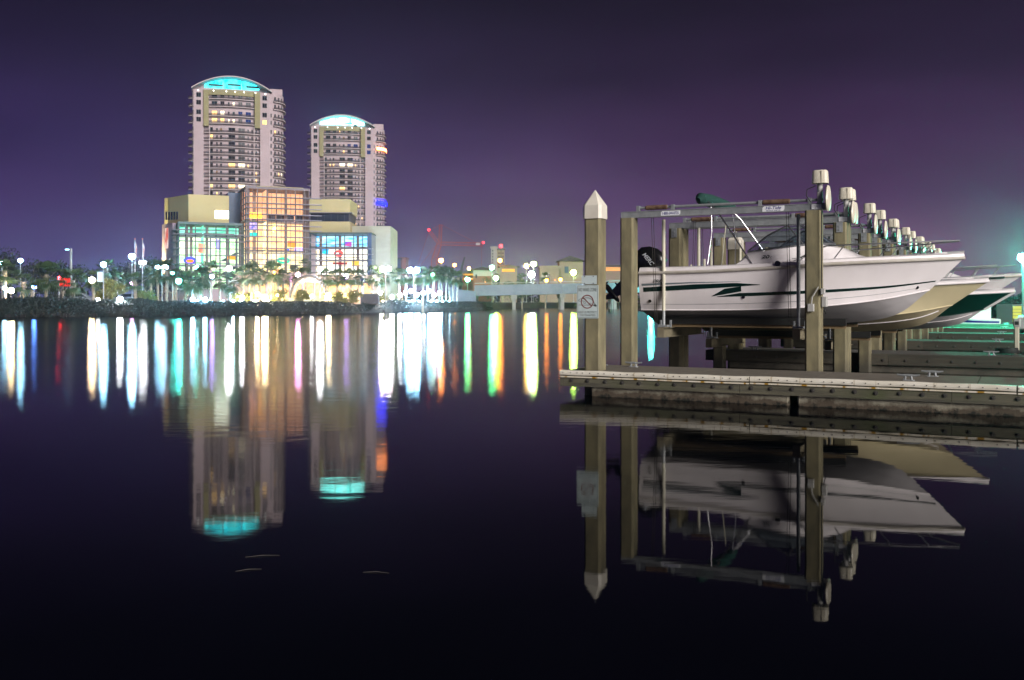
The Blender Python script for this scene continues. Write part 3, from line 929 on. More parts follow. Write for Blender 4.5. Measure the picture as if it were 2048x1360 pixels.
def outboard(root, loc, tilt, txt=None):
    """tilted outboard engine: cowl, midsection, gearcase, propeller"""
    e = bpy.data.objects.new('outboard_engine', None); col.objects.link(e); e.parent = root
    e.location = loc; e.rotation_euler = (0, R(tilt), 0)
    m = MB()
    secs = [(.16, .16, .13, -.08), (.22, .24, .155, -.11), (.36, .33, .18, -.15), (.52, .34, .185, -.14), (.66, .28, .165, -.10), (.76, .17, .11, -.06), (.79, .07, .05, -.04)]
    n_ = 20
    vs_ = []
    for z, hx, hy, cx_ in secs:
        for j in range(n_):
            a = 2 * math.pi * j / n_
            c, s_ = math.cos(a), math.sin(a)
            vs_.append((cx_ + hx * math.copysign(abs(c) ** .7, c), hy * math.copysign(abs(s_) ** .7, s_), z))
    fs_ = [(i * n_ + j, i * n_ + (j + 1) % n_, (i + 1) * n_ + (j + 1) % n_, (i + 1) * n_ + j) for i in range(len(secs) - 1) for j in range(n_)]
    fs_ += [tuple(range(n_ - 1, -1, -1)), tuple((len(secs) - 1) * n_ + j for j in range(n_))]
    m.add(vs_, fs_)
    o = m.mesh('cowl', K['black'], True)
    obj('cowl', o, e)
    m = MB()
    m.cbox(-.10, 0, .13, .075, -.46, .17, .04)
    m.cbox(-.10, 0, .19, .02, -.50, -.475, .015)
    m.box(.03, .16, -.12, .12, -.12, .10)
    m.prism_y([(-.22, -.47), (.02, -.47), (-.02, -.66), (-.20, -.66)], -.035, .035)
    m.prism_y([(-.2, -.74), (-.02, -.74), (-.16, -.94), (-.22, -.92)], -.012, .012)
    m.build('midsection', K['black'], e, smooth=True)
    m = MB(); m.lathe([(.006, -.36), (.045, -.32), (.062, -.2), (.062, .05), (.04, .16), (.005, .22)], 12, (-.10, 0, -.70), 'x')
    gx = m.build('gearcase', K['black'], e, smooth=True)
    m = MB()
    for k in range(3):
        a = k * 2.094
        for q in range(1):
            r0, r1 = .05, .17
            pv = []
            for rr, w_ in ((r0, .35), (.11, .55), (r1, .25)):
                for sgn in (-1, 1):
                    an = a + sgn * w_
                    pv.append((-.40 + sgn * .035, rr * math.cos(an), rr * math.sin(an)))
            m.add([(x, y, z - .70) for x, y, z in pv], [(0, 1, 3, 2), (2, 3, 5, 4)])
    m.lathe([(.05, -.46), (.05, -.34)], 10, (0, 0, -.70), 'x')
    m.build('propeller', K['prop'], e)
    if txt:
        tm = text_mesh(txt, .34, .10, K['decal'], .3, .02)
        ob_ = obj('lettering', tm, e, (-.13, -.188, .50), (0, 0, 0))
    return e
K['prop'] = mat('propeller_steel', (.35, .36, .38), rough=.3, metal=.8)
K['decal'] = mat('decal_silver', (.62, .66, .68), rough=.35)

# ---------------------------------------------------------------- the white cuddy boat on the nearest lift
BZ = 1.15
boat = thing('motor_boat', 'white cuddy cabin motor boat with dark green stripes on the nearest lift', 'boat', mw(-3.30, 1.45, BZ), MROT, 'boats on lifts')
H1 = Hull([(0, 1.13, 1.0), (1.15, 1.17, 1.01), (2.3, 1.16, 1.05), (3.4, 1.06, 1.11), (4.5, .70, 1.16), (5.59, 0, 1.22)],
          [(0, 1.0, .30), (1.15, 1.02, .30), (2.3, .99, .32), (3.35, .82, .38), (4.25, .48, .49), (5.03, 0, .66)],
          [(0, 0, 0), (1.15, 0, 0), (2.3, 0, .01), (3.4, 0, .05), (4.42, 0, .20), (5.03, 0, .66)])
hull_parts(H1, boat, K['gel'], K['gel_grey'], K['rub'], K['gel'], (.03, .36))
H1.band(.015, .40, lerpf((0, .49), (.5, .55), (1, .60)), lerpf((0, .61), (.45, .675), (.8, .675), (1, .61)), K['green'], 'green_stripe', boat)
H1.band(.01, .34, lerpf((0, .655), (.5, .705), (1, .705)), lerpf((0, .71), (.5, .735), (1, .71)), K['slate'], 'slate_stripe', boat)
H1.band(.245, .34, lerpf((0, .35), (1, .46)), lerpf((0, .36), (.45, .54), (1, .585)), K['green'], 'green_stripe', boat)
H1.band(.262, .985, lerpf((0, .335), (.3, .335), (1, .28)), lerpf((0, .345), (.10, .42), (.3, .41), (.6, .38), (1, .32)), K['green'], 'green_stripe', boat, 40)
H1.band(.01, .93, lerpf((0, .150), (1, .150)), lerpf((0, .158), (1, .158)), K['slate'], 'pin_stripe', boat, 40)
m = MB()
for t_, q_ in ((.035, .24), (.345, .315), (.93, .18)):
    p = H1.top(t_, q_, -1, .0)
    m.lathe([(.03, -.012), (.03, .0)], 12, (p.x, p.y, p.z), 'y')
m.build('drain_fitting', K['black'], boat)
obj('lettering', text_mesh('PRO', .22, .062, K['green'], .25, .02), boat, (.40, -1.172, .845), (R(0), 0, R(-.5)))
# cabin
m = MB()
st = [(1.80, 1.0, 1.10, .95), (2.02, .97, 1.35, .90), (2.5, .95, 1.405, .86), (2.95, .90, 1.455, .80), (3.3, .80, 1.475, .68), (3.6, .68, 1.40, .55), (3.85, .55, 1.27, .42), (4.08, .40, 1.20, .30)]
vs_ = []
for x, hw, zt, hw2 in st:
    zd = 1.08 + .02 * x
    for y, z in ((-hw, zd), (-(hw + hw2) / 2 - .01, (zd + zt) / 2 + .02), (-hw2, zt), (-hw2 * .5, zt + .03), (0, zt + .04), (hw2 * .5, zt + .03), (hw2, zt), ((hw + hw2) / 2 + .01, (zd + zt) / 2 + .02), (hw, zd)):
        vs_.append((x, y, z))
fs_ = [(i * 9 + j, (i + 1) * 9 + j, (i + 1) * 9 + j + 1, i * 9 + j + 1) for i in range(len(st) - 1) for j in range(8)]
fs_.append(tuple(range(8, -1, -1)))
m.add(vs_, fs_)
cabin = m.build('cabin', K['gel'], boat, smooth=True)
obj('lettering', text_mesh('20', .145, .062, K['green'], .3, .02), cabin, (2.36, -.958, 1.27), (R(-8), 0, R(2)))
obj('lettering', text_mesh('c', .028, .03, K['green'], .3, .01), cabin, (2.46, -.958, 1.255), (R(-8), 0, R(2)))
m = MB(); m.lathe([(.05, -.02), (.05, .0)], 16, (2.62, -1.155, 1.135), 'y'); m.build('vent', K['black'], boat)
m = MB(); m.box(2.83, 3.02, -.965, -.955, 1.225, 1.236); m.build('hand_grip', K['alu'], cabin)
# windscreen
sb_ = [(2.02, .90, 1.365), (2.55, .87, 1.43), (3.0, .80, 1.48), (3.32, .52, 1.515), (3.42, 0, 1.53)]
stp = [(2.02, .90, 1.375), (2.38, .86, 1.66), (2.72, .76, 1.84), (2.86, .42, 1.875), (2.90, 0, 1.885)]
ws = bpy.data.objects.new('windscreen', None); col.objects.link(ws); ws.parent = boat
m = MB()
for s_ in (-1, 1):
    m.path([(x, s_ * y, z) for x, y, z in sb_], .015, 8)
    m.path([(x, s_ * y, z) for x, y, z in stp], .016, 8)
    for i in (2, 3):
        a_, b_ = sb_[i], stp[i]
        m.path([(a_[0], s_ * a_[1], a_[2]), (b_[0], s_ * b_[1], b_[2])], .014, 8)
m.path([sb_[4], stp[4]], .014, 8)
m.build('frame', K['alu'], ws, smooth=True)
for s_ in (-1, 1):
    for i in range(4):
        g = MB()
        q = [sb_[i], sb_[i + 1], stp[i + 1], stp[i]]
        g.add([(x, s_ * y, z) for x, y, z in q], [(0, 1, 2, 3)])
        g.build('pane', K['screen'], ws)
bow_rail(H1, boat, .50, .975, .24, .22, 4, .06)
m = MB(); m.cbox(5.0, 0, .10, .05, 1.27, 1.30, .02); m.path([(4.9, -.1, 1.315), (5.0, -.1, 1.325), (5.12, -.1, 1.315)], .012, 6); m.build('bow_cleat', K['chrome'], boat)
# folded sun top
bt = bpy.data.objects.new('folded_bimini', None); col.objects.link(bt); bt.parent = boat
m = MB()
m.path([(1.10, -.92, 2.36), (1.13, -.86, 2.39), (1.15, -.4, 2.40), (1.20, .2, 2.38), (1.28, .75, 2.35), (1.33, 1.0, 2.31)], [.05, .115, .125, .12, .10, .03], 12)
m.build('canvas', K['canvas'], bt, smooth=True)
for s_ in (-1, 1):
    m = MB()
    m.path([(2.12, s_ * .97, 1.14), (1.46, s_ * .82, 2.11), (1.20, s_ * .74, 2.38)], .0145, 8)
    m.path([(1.30, s_ * 1.0, 1.15), (1.34, s_ * .86, 1.75), (1.30, s_ * .76, 2.3)], .010, 6)
    m.build('frame', K['chrome'], bt, smooth=True)
m = MB(); m.path([(1.30, -.1, 1.0), (1.40, -.1, 1.94)], .011, 8); m.build('rod', K['pvc'], boat)
m = MB(); m.path([(.80, .5, .9), (.80, .5, 1.32)], .028, 8); m.path([(.62, .2, .9), (.62, .2, 1.2)], .02, 8); m.build('rod_holder', K['white_plastic'], boat)
outboard(boat, (-.42, 0, .93), 50, 'MERC').scale = (.9, .9, .9)

# ---------------------------------------------------------------- other boats of the row
def plain_boat(k, a_bow, z0, L, hw, hh, side, bottom, label, rail=True, rail_mat='rub', stem_stripe=False, cab=True, cover=None):
    bA, bB, lo_ = LIFTS[k]
    t = thing('motor_boat', label, 'boat', mw(a_bow - L, (bA + bB) / 2, z0), MROT, 'boats on lifts')
    s_ = hh
    H = Hull([(0, hw, .82 * s_), (L * .2, hw * 1.02, .83 * s_), (L * .42, hw * 1.0, .86 * s_), (L * .62, hw * .90, .91 * s_), (L * .81, hw * .58, .965 * s_), (L, 0, 1.03 * s_)],
             [(0, hw * .88, .24 * s_), (L * .2, hw * .88, .24 * s_), (L * .41, hw * .84, .26 * s_), (L * .6, hw * .68, .33 * s_), (L * .76, hw * .38, .43 * s_), (L * .885, 0, .57 * s_)],
             [(0, 0, 0), (L * .2, 0, 0), (L * .41, 0, .01), (L * .6, 0, .04 * s_), (L * .78, 0, .17 * s_), (L * .885, 0, .57 * s_)])
    hull_parts(H, t, side, bottom, K[rail_mat], K['gel'], (.03, .5), .05)
    if stem_stripe:
        m = MB(); m.path([H.top(1, q, -1) + Vector((.004, 0, 0)) for q in (.0, .25, .5, .75, .97)], .035, 8); m.build('stem_trim', K['gel'], t, smooth=True)
    m = MB()
    for sd in (-1, 1):
        m.path([H.bot(.1 + .82 * i / 24, .55, sd) for i in range(25)], .014, 6)
    m.build('spray_strake', K['gel'], t, smooth=True)
    if rail: bow_rail(H, t, .5, .97, .26, .30, 4, 0, .05)
    if cab:
        m = MB()
        zt = .9 * s_
        m.add([(L * .40, -hw * .62, zt), (L * .40, hw * .62, zt), (L * .75, hw * .3, zt + .06), (L * .75, -hw * .3, zt + .06),
               (L * .42, -hw * .55, zt + .32), (L * .42, hw * .55, zt + .32), (L * .66, hw * .3, zt + .28), (L * .66, -hw * .3, zt + .28)],
              [(0, 1, 5, 4), (1, 2, 6, 5), (2, 3, 7, 6), (3, 0, 4, 7), (4, 5, 6, 7)])
        m.build('cabin', K['gel'], t)
    if cover:
        m = MB(); m.add([(L * .3, -hw * .85, .9 * s_), (L * .3, hw * .85, .9 * s_), (L * .72, hw * .55, .97 * s_), (L * .72, -hw * .55, .97 * s_), (L * .34, 0, 1.2 * s_), (L * .66, 0, 1.08 * s_)],
                        [(0, 1, 4), (1, 2, 5, 4), (2, 3, 5), (3, 0, 4, 5)])
        m.build('cover', cover, t)
    outboard(t, (-.42, 0, .75 * s_), 50)
    return t
plain_boat(1, 2.60, .93, 5.9, 1.12, 1.06, K['gel_cream'], K['gel_tan'], 'cream hulled motor boat behind the white cuddy boat', False, 'gel', cab=False, cover=K['navy'])
plain_boat(2, 3.06, .86, 6.0, 1.12, .97, K['gel_green'], K['gel_grey'], 'dark green hulled boat with white gunwale behind the cream boat', False, 'gel', True, cab=False)
plain_boat(3, 2.79, 1.22, 6.2, 1.15, 1.03, K['gel'], K['gel_grey'], 'white boat with bow rail rising above the dark green boat', True, 'green', cab=True)
plain_boat(4, 3.24, 1.30, 6.2, 1.15, 1.1, K['gel'], K['gel_grey'], 'far white boat with tall bow rail beside the green lamp', True, 'rub', cab=True)
# the small cabin boat afloat beyond the docks
cbp = P(1990, 655, 63)
cb = thing('cabin_boat', 'small white cabin boat with a blue band moored beyond the docks', 'boat', (cbp.x, 63, -.18), R(176))
H6 = Hull([(0, .85, .62), (1, .88, .64), (2, .82, .68), (3, .45, .76), (3.9, 0, .85)], [(0, .72, .2), (1, .72, .2), (2, .62, .22), (2.8, .3, .28), (3.5, 0, .4)], [(0, 0, 0), (1, 0, 0), (2, 0, .02), (2.85, 0, .1), (3.5, 0, .4)])
hull_parts(H6, cb, K['gel'], K['gel_grey'], K['gel'], K['gel'], (.03, .3), .05)
H6.band(.02, .93, lerpf((0, .55), (1, .55)), lerpf((0, .85), (1, .85)), K['blue_ink'], 'blue_band', cb)
MB().prism_y([(.5, .66), (3.0, .72), (2.5, 1.15), (1.5, 1.22), (1.35, 1.75), (.5, 1.75)], -.62, .62).build('cabin', K['gel'], cb)
for x0, x1 in ((1.55, 1.95), (2.02, 2.4)):
    for s_ in (-1, 1):
        MB().box(x0, x1, s_ * .632 - .008, s_ * .632 + .008, .92, 1.12).build('window', K['black'], cb)
# ================================================================ towers
K['tower'] = mat('tower_render', (.46, .375, .40), (.41, .335, .36), .15, rough=.85)
K['olive'] = mat('olive_render', (.30, .275, .15), (.27, .25, .14), .3, rough=.85)
K['win_dark'] = mat('dark_window', (.010, .012, .020), rough=.08, spec=.12)
K['win_frame'] = mat('window_frame', (.30, .28, .29), rough=.6)
K['rail_dark'] = glass('balcony_rail', (.95, .95, .95), .45, .5)
_rn = K['rail_dark'].node_tree
_rd = _rn.nodes.new('ShaderNodeBsdfDiffuse'); _rd.inputs[0].default_value = (.10, .085, .095, 1)
_rn.links.new(_rd.outputs[0], [x for x in _rn.nodes if x.type == 'MIX_SHADER'][0].inputs[2])
K['slab'] = mat('balcony_slab', (.50, .43, .44), rough=.8)
K['win_lit'] = emit('lit_window_warm', (1, .72, .30), 2.6, (1, .5, .15), 2.0)
K['win_lit2'] = emit('lit_window_white', (1, .92, .72), 3.5, (1, .75, .4), 2.0)
K['win_dim'] = emit('dim_window', (1, .55, .22), .30)
K['win_blue'] = emit('lit_window_blue', (.05, .12, .6), .35)
K['crown1'] = emit('crown_light_cyan', (.005, .70, .85), 5.0, (.08, 1, 1), .35)
K['crown2'] = emit('crown_light_white', (.10, 1, .90), 9, (.35, 1, .96), .35)
K['crown_shade'] = mat('crown_shade', (.01, .09, .10), rough=.6)
K['roof_dark'] = mat('roof_dark', (.05, .05, .06), rough=.8)
K['neon_orange'] = emit('balcony_light_orange', (1, .28, .07), 20)
K['neon_blue'] = emit('balcony_light_blue', (.003, .004, 1), 30)
K['spot_white'] = emit('soffit_spot', (1, .98, .92), 5)
UNIT = MB().box(-.5, .5, -.5, .5, -.5, .5)
_unit_cache = {}
def unit_box(name, m_, parent, c, size, rotz=0.0):
    key = (name, m_.name)
    if key not in _unit_cache: _unit_cache[key] = UNIT.mesh(name, m_)
    o = obj(name, _unit_cache[key], parent, c, (0, 0, rotz))
    o.scale = size
    return o
def win_mesh(w_, h_, lit=None):
    key = ('win', round(w_, 2), round(h_, 2), lit)
    if key in _unit_cache: return _unit_cache[key]
    m = MB()
    f_ = .10
    m.cur = 0
    m.box(-w_ / 2, w_ / 2, -.05, .12, -h_ / 2, -h_ / 2 + f_); m.box(-w_ / 2, w_ / 2, -.05, .12, h_ / 2 - f_, h_ / 2)
    m.box(-w_ / 2, -w_ / 2 + f_, -.049, .12, -h_ / 2 + f_, h_ / 2 - f_); m.box(w_ / 2 - f_, w_ / 2, -.049, .12, -h_ / 2 + f_, h_ / 2 - f_)
    k = max(1, int(round(w_ / 1.1)))
    for i in range(1, k):
        x = -w_ / 2 + w_ * i / k
        m.box(x - .035, x + .035, -.04, .12, -h_ / 2 + f_, h_ / 2 - f_)
    m.cur = 1
    m.quad((-w_ / 2 + f_, -.012, -h_ / 2 + f_), (w_ / 2 - f_, -.012, -h_ / 2 + f_), (w_ / 2 - f_, -.012, h_ / 2 - f_), (-w_ / 2 + f_, -.012, h_ / 2 - f_))
    _unit_cache[key] = m.mesh('window', [K['win_frame'], K[lit or 'win_dark']])
    return _unit_cache[key]
def arc_strip(pts_in, pts_out, z0, z1, name, m_, parent):
    m = MB(); n_ = len(pts_in)
    vs_ = [(x, y, z) for z in (z0, z1) for pts_ in (pts_out, pts_in) for x, y in pts_]
    a, b, c, d = 0, n_, 2 * n_, 3 * n_
    fs_ = []
    for i in range(n_ - 1):
        fs_ += [(a + i, a + i + 1, c + i + 1, c + i), (b + i + 1, b + i, d + i, d + i + 1), (c + i, c + i + 1, d + i + 1, d + i), (a + i + 1, a + i, b + i, b + i + 1)]
    fs_ += [(a, c, d, b), (a + n_ - 1, b + n_ - 1, d + n_ - 1, c + n_ - 1)]
    m.add(vs_, fs_)
    return m.build(name, m_, parent)
def tower(label, pxc, Y, rot, seed, crown, z_from, lit, special=()):
    rr = random.Random(seed)
    t = thing('apartment_tower', label, 'tower', (GX(pxc, Y), Y, GROUND), rot)
    H_ = 86.6
    xc, hw_c = -1.75, 11.15
    def front(x): return 2.0 - 1.9 * (1 - ((x - xc) / hw_c) ** 2)      # curved central wall
    cen = [(xc - hw_c + 2 * hw_c * i / 16) for i in range(17)]
    right = [(13.0, .3), (14.6, .7), (16.2, 1.5), (17.6, 2.8), (18.6, 4.6), (19.1, 7.0), (19.3, 11)]
    poly = [(-17.2, 3.0), (-17.2, .8), (-16.8, .3), (-12.9, .3)] + [(x, front(x)) for x in cen] + [(9.4, .3)] + right + [(19.3, 24), (-17.2, 24)]
    MB().prism(poly, 0, H_).build('wall', K['tower'], t)
    # olive corner strips and frieze on the top storeys
    for x0, x1 in ((-12.9, -10.9), (7.2, 9.4)):
        MB().box(x0, x1, -.35, 3.0, 71.8, H_ - .1).build('olive_pier', K['olive'], t)
    arc = lambda off, a=xc - hw_c, b=xc + hw_c, n_=14: [(a + (b - a) * i / n_, front(a + (b - a) * i / n_) + off) for i in range(n_ + 1)]
    arc_strip(arc(.6, -10.85, 7.15), arc(-.6, -10.85, 7.15), H_ - 1.9, H_ + .2, 'frieze', K['olive'], t)
    # arched crown
    nn = 28
    x0, x1, rise = -17.6, 14.2, 5.4
    top = [(x0 + (x1 - x0) * i / nn, H_ + .1 + rise * (1 - (2 * i / nn - 1) ** 2)) for i in range(nn + 1)]
    MB().prism_y([(x1, H_ - .5), (x0, H_ - .5)] + top, 2.6, 22).build('roof_vault', K['tower'], t)
    m = MB()
    n_ = nn + 1
    m.add([(x, yy, z + dz) for yy in (-1.2, 22.5) for dz in (0.02, .45) for x, z in top],
          [f_ for i in range(nn) for f_ in ((i, i + 1, n_ + i + 1, n_ + i), (3 * n_ + i, 3 * n_ + i + 1, 2 * n_ + i + 1, 2 * n_ + i), (n_ + i, n_ + i + 1, 3 * n_ + i + 1, 3 * n_ + i), (i + 1, i, 2 * n_ + i, 2 * n_ + i + 1))])
    rv = m.build('roof_rim', K['slab'], t)
    # lit crown panels
    segs_ = [(-12.6, -5.5), (-5.1, 1.9), (2.3, 9.0)]
    for (a_, b_) in segs_:
        def ztop(x): return H_ + rise * (1 - (2 * (x - x0) / (x1 - x0) - 1) ** 2) - .25
        pp = [(a_ + (b_ - a_) * i / 8, ztop(a_ + (b_ - a_) * i / 8)) for i in range(9)]
        zb = H_ + 1.35
        pg = [(b_, zb), (a_, zb)] + [p_ for p_ in pp]
        fr = MB(); fr.prism_y(pg, 2.35, 2.55); fr.build('crown_panel', K[crown], t)
        if crown == 'crown1':
            bx0, bx1 = a_ + (b_ - a_) * .22, a_ + (b_ - a_) * (1.0 if a_ != -5.1 else .98)
            zc = zb + (ztop((a_ + b_) / 2) - zb) * .42
            unit_box('crown_louvre', K['crown_shade'], t, ((bx0 + bx1) / 2, 2.2, zc), (bx1 - bx0, .1, .95))
    if crown == 'crown2':
        unit_box('crown_louvre', K['roof_dark'], t, (1.0, 2.2, H_ + 2.3), (4.5, .1, .5))
        unit_box('crown_louvre', K['roof_dark'], t, (4.6, 2.2, H_ + 1.2), (1.6, .1, 1.0))
    for x in (-9, -4, -.5, 3, 7.5, -15, 11.5):
        unit_box('soffit_spot', K['spot_white'], t, (x, -.62 if abs(x) < 10 else .2, H_ - .45), (.42, .3, .42))
    # back turret
    MB().box(13.6, 18.6, 6, 16, H_ + .01, H_ + 3.0).build('roof_turret', K['tower'], t)
    # storeys
    rows = [(85.9 - 1.5, 1), (82.8 - 1.5, 1), (78.9 - 1.5, 1), (75.9 - 1.5, 1)]
    z = 72.1 - 1.5
    while z > z_from:
        rows.append((z, 0)); z -= 2.9
    low = [(-10.4, -9.2), (-8.05, -7.3), (-6.5, -5.6), (-3.2, -.45), (.67, 3.4), (4.25, 5.0), (5.8, 6.5), (7.5, 8.2)]
    up = [(-9.8, -7.5), (-6.4, -4.7), (-3.4, -2.7), (-1.6, -.6), (.67, 2.4), (3.6, 5.8)]
    for ri, (zc, upper) in enumerate(rows):
        for wi, (a_, b_) in enumerate(up if upper else low):
            x = (a_ + b_) / 2
            sl = math.atan((front(x + .2) - front(x - .2)) / .4)
            key = lit.get((ri, wi)) or (rr.choice(['win_lit', 'win_lit2', 'win_dim']) if rr.random() < .09 else None)
            hgt = 1.9 if (b_ - a_) > 1.2 else 1.6
            obj('window', win_mesh(b_ - a_, hgt, key), t, (x, front(x) - .02, zc - (1.9 - hgt) / 2), (0, 0, sl))
        if upper:
            obj('window', win_mesh(1.9, 2.0, lit.get((ri, 'L'))), t, (-14.8, .28, zc), (0, 0, 0))
            obj('window', win_mesh(1.9, 2.0, lit.get((ri, 'R'))), t, (11.2, .28, zc), (0, 0, 0))
        for i in range(0 if upper and ri < 2 else 0, 4):
            (xa, ya), (xb, yb) = right[i], right[i + 1]
            an = math.atan2(yb - ya, xb - xa)
            if i == 0 and ri < 2: continue
            obj('window', win_mesh(.85 if i else .6, 1.7, lit.get((ri, 'S%d' % i))), t, ((xa + xb) / 2 + math.sin(an) * .03, (ya + yb) / 2 - math.cos(an) * .03, zc), (0, 0, an))
        if ri >= 2:
            obj('window', win_mesh(.7, 1.7), t, (-16.98, .52, zc), (0, 0, R(-51)))
        zf = zc - 1.25
        a_in, a_out = arc(.0, -12.85, 9.35), arc(-1.2, -12.85, 9.35)
        if upper and ri < 2: a_in, a_out = arc(.0, -10.8, 7.1), arc(-1.1, -10.8, 7.1)
        s_ = arc_strip(a_in, a_out, zf - .28, zf, 'balcony', K['slab'], t)
        rl = [(x, y + .05) for x, y in a_out]
        arc_strip([(x, y + .06) for x, y in rl], rl, zf + .003, zf + .95, 'railing', K['rail_dark'], s_) if ri % 1 == 0 else None
        off = .95
        rin = right[1:]
        rout = []
        for i, (x, y) in enumerate(rin):
            xa, ya = right[i]; xb, yb = right[min(i + 2, len(right) - 1)]
            an = math.atan2(yb - ya, xb - xa)
            rout.append((x + math.sin(an) * off, y - math.cos(an) * off))
        s_ = arc_strip(rin, rout, zf - .26, zf, 'balcony', K['slab'], t)
        arc_strip([(x - .04, y + .05) for x, y in rout], rout, zf + .003, zf + .95, 'railing', K['rail_dark'], s_)
        if (ri, 'band') in lit:
            arc_strip([(x + .03, y - .03) for x, y in rout], [(x + .10, y - .10) for x, y in rout], zf - .5, zf + (.9 if lit[(ri, 'band')] == 'neon_orange' else 1.4), 'balcony_lamp', K[lit[(ri, 'band')]], s_)
        lin = [(-17.21, 3.5), (-17.21, .9)]
        n5 = [(-17.2 - 1.7 * math.sin(math.pi * i / 8), .9 + 3.4 * i / 8) for i in range(9)]
        s_ = arc_strip([(-17.0, y) for x, y in n5][::-1], n5[::-1], zf - .26, zf, 'balcony', K['slab'], t)
        arc_strip([(x + .05, y) for x, y in n5][::-1], n5[::-1], zf + .003, zf + .95, 'railing', K['rail_dark'], s_)
    for x in (-10.6, 7.0):
        unit_box('column', K['slab'], t, (x, front(x) - 1.3, 37), (.28, .28, 70))
    return t
L1 = {(2, 4): 'win_blue', (2, 5): 'win_blue', (3, 2): 'win_lit2', (3, 3): 'win_lit2', (3, 0): 'win_lit', (3, 1): 'win_lit', (3, 5): 'win_blue', (3, 'R'): 'win_lit', (4, 'S1'): 'win_lit',
      (9, 3): 'win_lit', (9, 4): 'win_lit2', (9, 5): 'win_lit', (12, 3): 'win_lit', (12, 4): 'win_lit2', (12, 0): 'win_lit', (13, 1): 'win_lit', (10, 'S2'): 'win_lit', (10, 'S3'): 'win_lit2', (2, 0): 'win_lit'}
tower('taller pale apartment tower at left with cyan lit arched crown', 473, 400, R(15.8), 1, 'crown1', 30, L1)
L2 = {(5, 1): 'win_lit', (5, 2): 'win_lit', (5, 3): 'win_lit2', (5, 4): 'win_lit2', (5, 5): 'win_lit', (9, 3): 'win_lit', (12, 4): 'win_lit2', (12, 5): 'win_lit2', (12, 6): 'win_lit', (15, 5): 'win_lit',
      (2, 4): 'win_blue', (2, 5): 'win_blue', (3, 'R'): 'win_blue', (2, 'R'): 'win_blue', (2, 'band'): 'neon_orange', (11, 'band'): 'neon_blue'}
tower('smaller looking right hand apartment tower with white glowing crown and orange balcony', 692, 482, R(9.5), 2, 'crown2', 24, L2)

# ================================================================ museum
TH = R(22.4)
MC = Vector((GX(492, 170), 170, GROUND))
mus = thing('glass_museum', 'brightly lit glass and beige museum with grid of sunshades in front of the towers', 'museum', MC, TH)
cT, sT = math.cos(TH), math.sin(TH)
def ms(px, t):
    k = (px - CX) / F
    return (k * (MC.y + t * cT) - MC.x + t * sT) / (cT - k * sT)
def mtt(px, s):
    """depth t on the side plane at s that shows at px"""
    k = (px - CX) / F
    return (MC.x + s * cT - k * (MC.y + s * sT)) / (sT + k * cT)
def mz(py, s, t):
    Y = MC.y + s * sT + t * cT
    return CH + (HZ - py) / F * Y - GROUND
K['beige'] = mat('museum_beige', (.42, .36, .19), (.38, .33, .175), .2, rough=.85)
K['stone'] = mat('museum_stone', (.36, .36, .28), (.30, .30, .235), .25, rough=.85, stretch=(.5, 1, 3))
K['mullion'] = mat('mullion_metal', (.10, .085, .10), rough=.5, metal=.2)
K['mull_teal'] = mat('mullion_teal', (.05, .085, .09), rough=.5, metal=.2)
K['louvre'] = mat('louvre_metal', (.13, .13, .17), rough=.45, metal=.3)
K['wall_pink'] = mat('museum_terrace', (.46, .33, .26), (.40, .29, .24), .3, rough=.8)
K['pane'] = glass('clear_pane', (.92, .94, .95), .10)
K['pane_dark'] = mat('dark_pane', (.012, .016, .03), rough=.1)
K['pane_blue'] = mat('blue_glass', (.04, .07, .14), (.06, .09, .16), .3, rough=.15)
K['in_peach'] = emit('interior_peach', (1, .38, .15), 1.76, (1, .50, .25), 7.0, .38, .62)
K['in_peach2'] = emit('interior_peach_low', (1, .46, .16), 2.47, (1, .68, .32), 7.0, .38, .62)
K['in_yellow'] = emit('interior_yellow', (1, .72, .26), 2.60, (1, .86, .5), 7.0, .38, .62)
K['in_teal'] = emit('interior_teal', (.05, .72, .42), 1.56, (.40, .95, .72), 7.0, .38, .62)
K['in_lime'] = emit('interior_lime', (.42, 1, .42), 2.34, (1, 1, .72), 7.0, .38, .62)
K['in_blue'] = emit('interior_sky', (.06, .45, 1), 2.34, (.55, .95, 1), 7.0, .38, .62)
K['in_white'] = emit('interior_white', (.95, .96, .95), 2.60, (1, .80, .5), 7.0, .38, .62)
K['in_glow'] = emit('interior_bright', (.9, 1, .85), 7.0)
K['wall_mauve'] = mat('museum_mauve', (.30, .22, .26), (.26, .19, .23), .3, rough=.8)
K['wall_pink'] = mat('museum_terrace', (.46, .33, .26), (.40, .29, .24), .3, rough=.8)
PANE_ME = MB().quad((-.5, 0, -.5), (.5, 0, -.5), (.5, 0, .5), (-.5, 0, .5)).mesh('pane', K['pane'])
